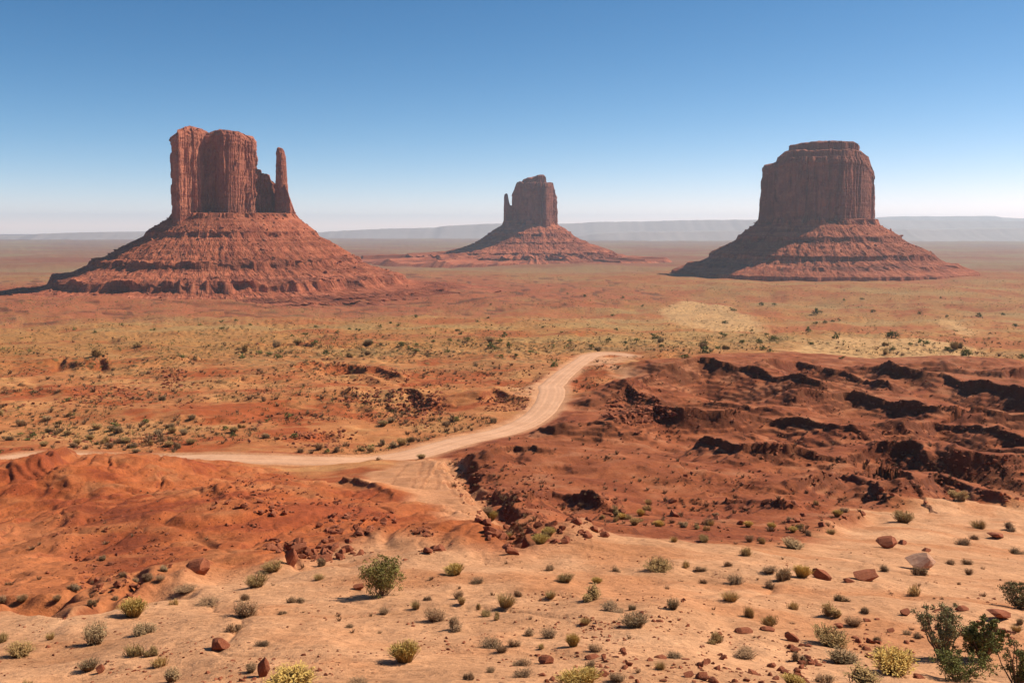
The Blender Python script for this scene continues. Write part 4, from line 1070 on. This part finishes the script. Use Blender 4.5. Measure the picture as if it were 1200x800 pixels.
# ------------------------------------------------------------------ boulders and blocks, one by one
BO = [
    (1077, 666, 36, 20, 'large pale grey block with a dark left side on the sand at right', 3, 'p'),
    (1012, 679, 29, 14, 'tan boulder with a sunlit top right of the dark red boulder', 1, None),
    (994, 681, 13, 6, 'small stone at the left foot of the tan boulder', 5, None),
    (963, 678, 23, 14, 'rounded dark red boulder beside the yellow brush', 5, None),
    (1042, 641, 25, 14, 'reddish boulder with a pale top on the sand above the pale block', 0, None),
    (1057, 637, 12, 7, 'small stone touching the reddish boulder with a pale top', 2, None),
    (1085, 646, 12, 6, 'small dark stone above the pale grey block', 2, None),
    (1167, 630, 25, 9, 'flat dark boulder on the sand near the right edge', 4, None),
    (928, 750, 17, 12, 'small dark boulder alone on the sand left of the broad olive brush', 5, None),
    (1171, 724, 31, 13, 'tilted slab with a dark side above the dense dark juniper', 4, None),
    (1127, 715, 17, 6, 'thin flat slab above the scraggly juniper', 6, None),
    (258, 761, 23, 16, 'round red boulder on bare sand at lower left', 7, None),
    (308, 792, 15, 24, 'upright red slab standing on the sand at the bottom', 3, None),
    (117, 788, 11, 11, 'small bright red stone below grey brush at lower left', 3, None),
    (642, 777, 19, 11, 'pointed red stone at the bottom middle', 0, None),
    (693, 771, 19, 5, 'flat red slab above the upright grey brush', 6, None),
    (773, 771, 16, 5, 'flat red slab on stony sand right of centre', 6, None),
    (420, 690, 13, 7, 'small dark red stone left of the tall leafy bush', 1, None),
    (898, 738, 18, 5, 'flat red slab near the broad straw-yellow tuft', 6, None),
    (706, 792, 17, 9, 'dark stone right of the upright grey brush at the bottom', 2, None),
    (1060, 720, 13, 7, 'red stone left of the scraggly juniper', 1, None),
    (236, 672, 27, 19, 'dark red block jutting from the foot of the red mound', 0, None),
    (341, 662, 16, 22, 'upright red block at the lower end of the rubble field', 3, None),
    (350, 648, 18, 13, 'red block behind the upright block at the end of the rubble field', 1, None),
    (806, 792, 13, 6, 'small red stone at the bottom right of centre', 1, None),
    (983, 735, 16, 7, 'grey flat stone above the broad olive brush', 4, None),
    (870, 741, 22, 6, 'reddish flat ledge stone below the straw tufts', 6, None),
]
for px, py, w_, h_, lab, v, mt in BO: rock(px, py, w_, h_, lab, v=v, mat=M_PALE if mt else None, rot=R.uniform(-.4, .4))

# ------------------------------------------------------------------ junipers and large brush on the plain
JU = [(525, 413, 8), (548, 400, 9), (540, 392, 8), (536, 388, 7), (527, 400, 7), (508, 401, 7), (488, 406, 8), (470, 406, 12), (575, 408, 14), (591, 395, 12), (597, 407, 10), (587, 419, 9), (605, 418, 8), (622, 415, 10), (650, 429, 16), (668, 403, 9), (693, 408, 9), (713, 400, 9), (733, 403, 7), (722, 387, 7), (753, 361, 6), (767, 397, 14), (775, 407, 8), (759, 376, 7), (730, 350, 6), (718, 370, 6), (658, 390, 6), (648, 408, 5), (637, 384, 6), (572, 373, 6), (560, 377, 7), (487, 372, 7), (467, 382, 7), (445, 384, 7), (420, 388, 8), (458, 379, 6), (575, 358, 5), (665, 345, 5), (685, 348, 6),
      (858, 364, 11), (892, 358, 8), (907, 358, 7), (850, 379, 11), (947, 389, 13), (956, 381, 9), (967, 379, 7), (976, 377, 6), (983, 376, 6), (847, 395, 11), (898, 394, 8), (907, 399, 11), (889, 402, 12), (825, 405, 12), (827, 413, 18), (1045, 396, 16), (1082, 405, 17), (1067, 405, 9), (950, 404, 8), (1132, 417, 18), (987, 421, 9), (958, 368, 14), (1023, 366, 8), (1010, 351, 6), (989, 353, 5), (1077, 368, 8), (1147, 372, 10), (1176, 369, 7), (1102, 350, 5), (980, 397, 14),
      (143, 381, 9), (235, 381, 8), (260, 378, 7), (260, 386, 7), (276, 376, 7), (293, 381, 7), (342, 394, 7), (358, 394, 9), (395, 391, 8), (112, 390, 6), (180, 387, 9), (88, 387, 7), (315, 417, 9), (338, 489, 11), (345, 513, 14), (135, 500, 13), (410, 386, 6), (370, 384, 6), (880, 388, 7), (870, 402, 9), (1110, 372, 6), (1120, 388, 7), (1190, 382, 8)]
JUOBJ = []
for px, py, w_ in JU:
    where = 'left' if px < 400 else ('middle' if px < 780 else 'right')
    JUOBJ.append(put('juniper', px, py, w_, w_ * R.uniform(.75, .95), 'dark green juniper dot on the scrub plain, ' + {'left': 'below the butte with the spire', 'middle': 'near the upper end of the road', 'right': 'beyond the dark red ledges'}[where], 'junipers on the plain, ' + where))

# ------------------------------------------------------------------ scattered growth and stones: the largest singly, the rest as one mass of each
def free(px, py, w_):
    return all(abs(px - a) > (w_ + c) * 0.5 or abs(py - b) > (w_ + c) * 0.3 for a, b, c in TAKEN)
MASKS = {'sand': m_sand, 'dark': m_dark, 'mound': m_mound, 'veg': VEG, 'road': ROADD}
def look(name, x, y): return float(grid_sample(MASKS[name], np.array([x]), np.array([y]))[0])
scat = []
def scatter(n, kinds, size, xr, yr, ok, tallness=(.55, .9)):
    c = 0; tries = 0
    while c < n and tries < n * 12:
        tries += 1
        px = R.uniform(*xr); py = yr[0] + (yr[1] - yr[0]) * R.uniform()
        x, y, z = hit(px, py)
        if look('road', x, y) < 1.5 or not ok(x, y): continue
        s = px_scale(x, y, z); wd = R.uniform(*size) * (0.7 + 0.6 * R.uniform() ** 2); k = kinds[R.integers(len(kinds))]
        if py > 640 and not free(px, py, wd / s): continue
        scat.append((wd / s, k, x, y, z, wd, wd * R.uniform(*tallness))); c += 1
cl = lambda sc, th, sd: (lambda x, y: float(gnoise(np.array([x / sc]), np.array([y / sc]), sd)[0]) > th + R.normal(0, .12))
both = lambda *f: (lambda x, y: all(g(x, y) for g in f))
sandy = lambda x, y: look('sand', x, y) > .6
darkz = lambda x, y: look('dark', x, y) > .5
mndz = lambda x, y: look('mound', x, y) > .5
openp = lambda x, y: look('dark', x, y) < .3 and look('sand', x, y) < .3 and look('mound', x, y) < .3
scatter(90, ['dry', 'straw', 'dry', 'dry', 'sage', 'straw'], (.12, .36), (0, 1200), (645, 800), both(sandy, cl(6, .0, 5)))
scatter(1500, ['sage', 'olive', 'dry', 'straw', 'yellow'], (.22, .85), (520, 1200), (430, 640), both(darkz, cl(14, -.12, 6)))
scatter(70, ['dry', 'sage', 'dry'], (.2, .45), (0, 460), (545, 715), both(mndz, cl(8, .08, 7)))
scatter(6500, ['sage', 'olive', 'dry', 'juniper', 'olive', 'sage'], (.8, 1.9), (-20, 1220), (372, 540), both(openp, cl(30, -.05, 8)))
scatter(3600, ['juniper', 'olive', 'sage', 'olive', 'juniper'], (1.5, 3.7), (-20, 1220), (331, 420), both(openp, cl(70, -.2, 9)))
scatter(2600, ['juniper', 'olive', 'sage'], (2.0, 4.6), (-20, 1220), (316, 362), both(openp, cl(110, -.1, 10)))
scat.sort(key=lambda t: -t[0])
LABEL = {'sand': 'small dry scrub scattered between the larger brush on the near sand slope', 'dark': 'grey-green brush dotted over the dark red ledges at right', 'mound': 'small dry scrub on the bare red mound at left', 'open': 'low desert brush speckling the open plain beyond the road'}
def zone(x, y):
    for k in ('sand', 'dark', 'mound'):
        if look(k, x, y) > .5: return k
    return 'open'
NB = {}
rest = []
CAP = 165
counts = {'juniper': len(JU)}
for k, *_ in FG: counts[k] = counts.get(k, 0) + 1
single = 0
AUTO = []
for (app, k, x, y, z, wd, ht) in scat:
    if single < 185 and counts.get(k, 0) < 280:
        o = link(CAT[k][0], K[k][R.integers(len(K[k]))])
        o.location = (x, y, z); o.rotation_euler = (0, 0, R.uniform(0, 6.28)); o.scale = (wd, wd, ht)
        q = zone(x, y)
        tag(o, {'juniper': 'dark juniper bush, ', 'yellow': 'yellow brush, ', 'straw': 'straw tuft, ', 'olive': 'olive brush, ', 'sage': 'grey brush, ', 'dry': 'brown brush, '}[k] + {'sand': 'small among larger brush on the near sand slope', 'dark': 'one of many on the dark red ledges at right', 'mound': 'small on the bare red mound at left', 'open': 'one of many on the open plain beyond the road'}[q], CAT[k][1], {'sand': 'small scrub on the near sand', 'dark': 'brush on the dark red ledges', 'mound': 'scrub on the red mound', 'open': 'brush on the open plain'}[q])
        AUTO.append((o, k)); counts[k] = counts.get(k, 0) + 1; single += 1
    else: rest.append((k, x, y, z, wd, ht))

def mass(name, items, unit, mat, smooth=False):
    """many tiny ones as one mesh: unit = [(verts, quads or tris, shade per vertex)], items = (x, y, z, sx, sy, sz, rot, tilt)"""
    vs, fs, cs, off = [], [], [], 0
    for n, (x, y, z, sx, sy, sz, a) in enumerate(items):
        v, f, c = unit[n % len(unit)]
        p = v * np.array([sx, sy, sz]); ca, sa = math.cos(a), math.sin(a)
        p = np.stack([p[:, 0] * ca - p[:, 1] * sa + x, p[:, 0] * sa + p[:, 1] * ca + y, p[:, 2] + z], axis=1)
        vs.append(p); fs.append(f + off); cs.append(c); off += len(v)
    v = np.vstack(vs); f = np.vstack(fs); c = np.concatenate(cs)
    me = new_mesh(name, v, f, f.shape[1], np.stack([c, c, c, np.ones_like(c)], axis=1), smooth)
    o = link(name, me, mat, kind='stuff')
    return o
def as_unit(me):
    v = np.empty(len(me.vertices) * 3, np.float32); me.vertices.foreach_get('co', v); v = v.reshape(-1, 3)
    f = np.array([p.vertices[:] for p in me.polygons])
    c = np.full(len(v), .5)
    if 'Col' in me.color_attributes:
        b = np.empty(len(v) * 4, np.float32); me.color_attributes['Col'].data.foreach_get('color', b); c = b.reshape(-1, 4)[:, 0]
    return v, f, c
small = [as_unit(blades_mesh('small_scrub', 34, 300 + i, .5, 1.0, .035, .2, 0, .2, .5, 0)) for i in range(4)]
smallj = [as_unit(far_bush_mesh('small_bush', 310 + i, 5, 8)) for i in range(4)]
lo = [(x, y, z, w_, w_, h_, R.uniform(0, 6.28)) for (k, x, y, z, w_, h_) in rest if k in ('dry', 'straw', 'yellow')]
mi = [(x, y, z, w_, w_, h_, R.uniform(0, 6.28)) for (k, x, y, z, w_, h_) in rest if k in ('sage', 'olive')]
ju = [(x, y, z, w_, w_, h_, R.uniform(0, 6.28)) for (k, x, y, z, w_, h_) in rest if k == 'juniper']
mass('desert_scrub', lo, small, M_DRY); mass('desert_brush', mi, [as_unit(far_bush_mesh('small_brush', 320 + i, 4, 7, .7)) for i in range(4)], plant_mat('far_brush', (0.13, 0.09, 0.045), (0.23, 0.19, 0.09))); mass('distant_bushes', ju, smallj, M_JUNIPER)

# stones: rubble fields, scree below the ledges, pebbles on the sand
def hull_unit(seed):
    rg = np.random.default_rng(seed); bm = bmesh.new()
    for _ in range(9):
        d = rg.normal(0, 1, 3); d /= np.linalg.norm(d); bm.verts.new(d * np.array([.5, .42, .36]) * rg.uniform(.85, 1.15))
    bmesh.ops.convex_hull(bm, input=bm.verts); bmesh.ops.triangulate(bm, faces=bm.faces)
    bmesh.ops.delete(bm, geom=[v for v in bm.verts if not v.link_faces], context='VERTS'); bm.verts.index_update()
    v = np.array([q.co[:] for q in bm.verts]); f = np.array([[q.index for q in p.verts] for p in bm.faces]); bm.free()
    return v + np.array([0, 0, .2]), f, np.full(len(v), .5)
HU = [hull_unit(400 + i) for i in range(14)]
stones = []
def rubble(n, pix, size, power=2.2, ok=None):
    xs = [p[0] for p in pix]; ys = [p[1] for p in pix]; c = 0; tries = 0
    pa = np.array([0.0])
    while c < n and tries < n * 15:
        tries += 1
        px, py = R.uniform(min(xs), max(xs)), R.uniform(min(ys), max(ys))
        if not in_poly(pix, np.array([px]), np.array([py]))[0]: continue
        x, y, z = hit(px, py)
        if look('road', x, y) < .8 or (ok and not ok(x, y)): continue
        wd = size[0] + (size[1] - size[0]) * R.uniform() ** power
        if py > 655 and not free(px, py, 4): continue
        stones.append((wd / px_scale(x, y, z), x, y, z, wd)); c += 1
rubble(760, [(265, 560), (350, 552), (420, 575), (470, 600), (455, 645), (370, 662), (325, 655), (285, 615)], (.09, .6), 2.6, cl(4, -.02, 15))
rubble(120, [(230, 560), (300, 548), (320, 585), (250, 600)], (.12, .55), 2.4)
rubble(160, [(385, 590), (470, 595), (540, 640), (440, 665), (380, 650)], (.12, .6), 2.5, cl(4, .05, 16))
rubble(260, [(555, 545), (610, 540), (655, 560), (640, 590), (575, 585)], (.12, .8), 2.4)
rubble(260, [(585, 590), (730, 585), (735, 625), (640, 640), (595, 625)], (.1, .6), 2.6)
rubble(170, [(520, 535), (550, 540), (600, 600), (605, 650), (580, 640), (540, 590)], (.15, .8), 2.5)
rubble(420, [(725, 455), (770, 465), (790, 490), (740, 500), (700, 485)], (.3, 1.8), 2.2)
rubble(380, [(455, 455), (520, 460), (530, 485), (480, 490), (450, 475)], (.3, 1.7), 2.2)
rubble(250, [(560, 465), (620, 465), (625, 482), (570, 482)], (.3, 1.4), 2.2)
rubble(200, [(365, 425), (490, 432), (480, 452), (380, 450)], (.3, 1.8), 2.4)
rubble(180, [(400, 455), (450, 455), (445, 475), (400, 475)], (.3, 1.6), 2.4)
rubble(220, [(90, 452), (165, 448), (170, 468), (80, 470)], (.3, 1.7), 2.4)
rubble(120, [(150, 508), (205, 508), (205, 524), (150, 524)], (.3, 1.2), 2.4)
rubble(120, [(345, 505), (400, 500), (400, 525), (340, 525)], (.3, 1.3), 2.4)
rubble(150, [(190, 430), (215, 430), (218, 455), (190, 455)], (.3, 2.0), 2.0)
rubble(1900, [(700, 440), (1200, 430), (1200, 600), (1000, 605), (900, 640), (700, 600)], (.15, 1.1), 3.0, lambda x, y: float(grid_sample(slope, np.array([x]), np.array([y]))[0]) > .28)
rubble(1800, [(0, 400), (700, 400), (640, 460), (560, 505), (400, 530), (0, 530)], (.3, 1.4), 3.0, both(openp, cl(16, .18, 17)))
rubble(500, [(0, 550), (130, 540), (300, 560), (300, 640), (0, 700)], (.05, .42), 2.6, cl(5, .05, 21))
rubble(700, [(0, 550), (130, 540), (430, 575), (430, 640), (0, 710)], (.03, .16), 2.4)
rubble(400, [(60, 600), (180, 605), (215, 660), (150, 700), (90, 690)], (.06, .35), 2.5)
rubble(3200, [(0, 715), (240, 680), (440, 655), (700, 650), (900, 650), (1050, 600), (1200, 600), (1200, 800), (0, 800)], (.025, .14), 2.6, both(sandy, cl(3, .05, 18)))
rubble(420, [(820, 740), (960, 735), (1180, 690), (1200, 800), (800, 800)], (.04, .24), 2.6, cl(2, .0, 19))
rubble(300, [(680, 690), (800, 690), (860, 800), (680, 800)], (.03, .2), 2.6, cl(2.2, .05, 20))
LM = [('tall leafy green bush', 447, 685), ('round red boulder', 258, 754), ('upright red slab', 308, 782), ('pale yellow dome of brush', 475, 765), ('round dark brown brush', 531, 730), ('broad straw clump', 592, 704), ('tan oval tuft', 672, 749), ('pointed red stone', 642, 772), ('large mixed clump', 694, 693), ('large grey brown brush', 745, 726), ('pale olive brush', 771, 662), ('dark red boulder', 963, 671), ('tan boulder', 1012, 673), ('pale grey block', 1077, 658), ('flat dark boulder', 1167, 626), ('small dark boulder', 928, 744), ('broad olive brush', 973, 746), ('big yellow brush', 1047, 775), ('scraggly juniper', 1108, 740), ('bright yellow brush', 156, 711), ('wide pale straw clump', 157, 760), ('upright red block', 341, 652), ('dark red block', 236, 664), ('mouth of the gully', 600, 650), ('upper end of the road', 700, 416), ('bend of the road', 640, 475), ('side track below the road', 500, 560), ('tracks leaving the road', 450, 585), ('crest of the red mound', 130, 540), ('dark hollow on the red mound', 120, 615), ('rubble field on the red slope', 365, 605), ('head of the ravine', 535, 540), ('rock pile in the ravine', 610, 570), ('dark bank across the ravine', 680, 600), ('northernmost dark ledge', 1095, 435), ('peak of the dark ledges', 815, 445), ('pale sand patch on the plain', 830, 370), ('dark pit by the road', 500, 470), ('conical red knoll', 868, 530), ('long dark ledge at the right edge', 1130, 465)]
LM = [(a.replace('northernmost dark ledge', 'dark knob above the ledges'), b, c) for a, b, c in LM]
ORD = ['nearest', 'second nearest', 'third nearest', 'fourth nearest', 'fifth nearest', 'sixth nearest', 'seventh nearest', 'eighth nearest', 'ninth nearest', 'tenth nearest', 'eleventh nearest', 'twelfth nearest']
def to_px(x, y, z):
    fw = y * CP - (z - CAM_Z) * SP; up = y * SP + (z - CAM_Z) * CP
    return 600 + F * x / fw, 400 - F * up / fw
PENDING = {}
def pend(o, what, shared):
    px, py = to_px(*o.location)
    nm, lx, ly = min(LM, key=lambda l: math.hypot(px - l[1], (py - l[2]) * 1.4))
    dx, dy = px - lx, py - ly
    side = ('to the right of' if dx > 0 else 'to the left of') if abs(dx) > 1.2 * abs(dy) else ('below' if dy > 0 else 'above')
    PENDING.setdefault((what, side, nm), []).append((math.hypot(dx, dy), o, shared))
WHAT = {'juniper': 'dark juniper bush', 'yellow': 'small yellow brush', 'straw': 'small straw tuft', 'olive': 'small olive brush', 'sage': 'small grey brush', 'dry': 'small brown brush'}
for o, k in AUTO: pend(o, WHAT[k], o['label'])
for o in JUOBJ: pend(o, 'dark green juniper', o['label'])
def settle():
    for (what, side, nm), l in PENDING.items():
        l.sort(key=lambda t: t[0])
        for i, (d, o, shared) in enumerate(l):
            if i < len(ORD): o['label'] = (ORD[i] + ' ' if len(l) > 1 else '') + what + ' ' + side + ' the ' + nm
            else: o['label'] = shared
stones.sort(key=lambda t: -t[0])
def stone_where(x, y, z):
    if look('sand', x, y) > .5: return 'small red stone lying on the near sand slope', 'stones on the near sand'
    if look('mound', x, y) > .4: return 'red stone in the rubble field left of the leafy bush', 'red rubble at the foot of the mound'
    if look('dark', x, y) > .4: return 'dark red stone among the ledges and ravine right of the road', 'stones among the dark ledges'
    return 'red stone by the low ledges on the plain around the road', 'stones on the open plain'
for i, (app, x, y, z, wd) in enumerate(stones[:265]):
    o = link('stone', STONES[8 + i % 4] if app < 7 else STONES[i % 8])
    o.location = (x, y, z - .05 * wd); o.rotation_euler = (R.normal(0, .25), R.normal(0, .25), R.uniform(0, 6.28)); o.scale = (wd, wd * R.uniform(.7, 1.1), wd * R.uniform(.45, .8))
    lab, g = stone_where(x, y, z); tag(o, lab, 'rock', g)
    pend(o, ('larger ' if app > 11 else 'medium ' if app > 7.5 else 'small ') + ('dark red stone' if look('dark', x, y) > .4 else 'red stone'), lab)
settle()
mass('rubble', [(x, y, z - .08 * wd, wd, wd * R.uniform(.7, 1.1), wd * R.uniform(.6, .95), R.uniform(0, 6.28)) for (app, x, y, z, wd) in stones[265:]], HU, M_STONE)

# fallen blocks on the skirts of the buttes, joined into one part of each
def fallen(parent, o_talus, n, size, seed):
    rg = np.random.default_rng(seed); me = o_talus.data
    v = np.empty(len(me.vertices) * 3, np.float32); me.vertices.foreach_get('co', v); v = v.reshape(-1, 3)
    lim = int(len(v) * .72); it = []
    front = np.nonzero(v[:lim, 1] < 0.25 * v[:, 1].max())[0]
    for i in rg.choice(front, n):
        w_ = size * (0.35 + rg.uniform() ** 3 * 1.3); it.append((v[i, 0], v[i, 1], v[i, 2] - .15 * w_, w_, w_ * rg.uniform(.7, 1.1), w_ * rg.uniform(.6, 1.0), rg.uniform(0, 6.28)))
    o = mass('fallen_blocks', it, HU, rock_mat('fallen_block_stone', (0.36, 0.125, 0.07), (0.22, 0.068, 0.038), (0.46, 0.22, 0.14), .1, 0, 0, .5)); o.parent = parent
for par, n, sz, sd_ in ((W, 1500, 5.5, 1), (M, 700, 7.0, 2), (E, 350, 8.0, 3)):
    fallen(par, [c for c in par.children if c.name.startswith('talus')][0], n, sz, sd_)

# ------------------------------------------------------------------ haze
def make_haze():
    zt = CAM_Z + 285; zb_ = float(Z.min()) - 1.5; r = 26900
    n = 48
    bm = bmesh.new()
    a = [bm.verts.new((r * 1.004 * math.cos(2 * PI * k / n), r * 1.004 * math.sin(2 * PI * k / n), zb_)) for k in range(n)]
    b = [bm.verts.new((v.co.x, v.co.y, zt)) for v in a]
    bm.faces.new(a[::-1]); bm.faces.new(b)
    for k in range(n): bm.faces.new((a[k], a[(k + 1) % n], b[(k + 1) % n], b[k]))
    me = bpy.data.meshes.new('haze'); bm.to_mesh(me); bm.free()
    m = bpy.data.materials.new('haze_air'); m.use_nodes = True
    t = m.node_tree; t.nodes.remove(t.nodes['Principled BSDF'])
    v = t.nodes.new('ShaderNodeVolumePrincipled')
    v.inputs['Color'].default_value = (0.64, 0.82, 1.0, 1)
    v.inputs['Density'].default_value = 4.6e-5
    v.inputs['Anisotropy'].default_value = 0.25
    t.links.new(v.outputs[0], t.nodes['Material Output'].inputs['Volume'])
    link('haze', me, m, kind='stuff')
make_haze()
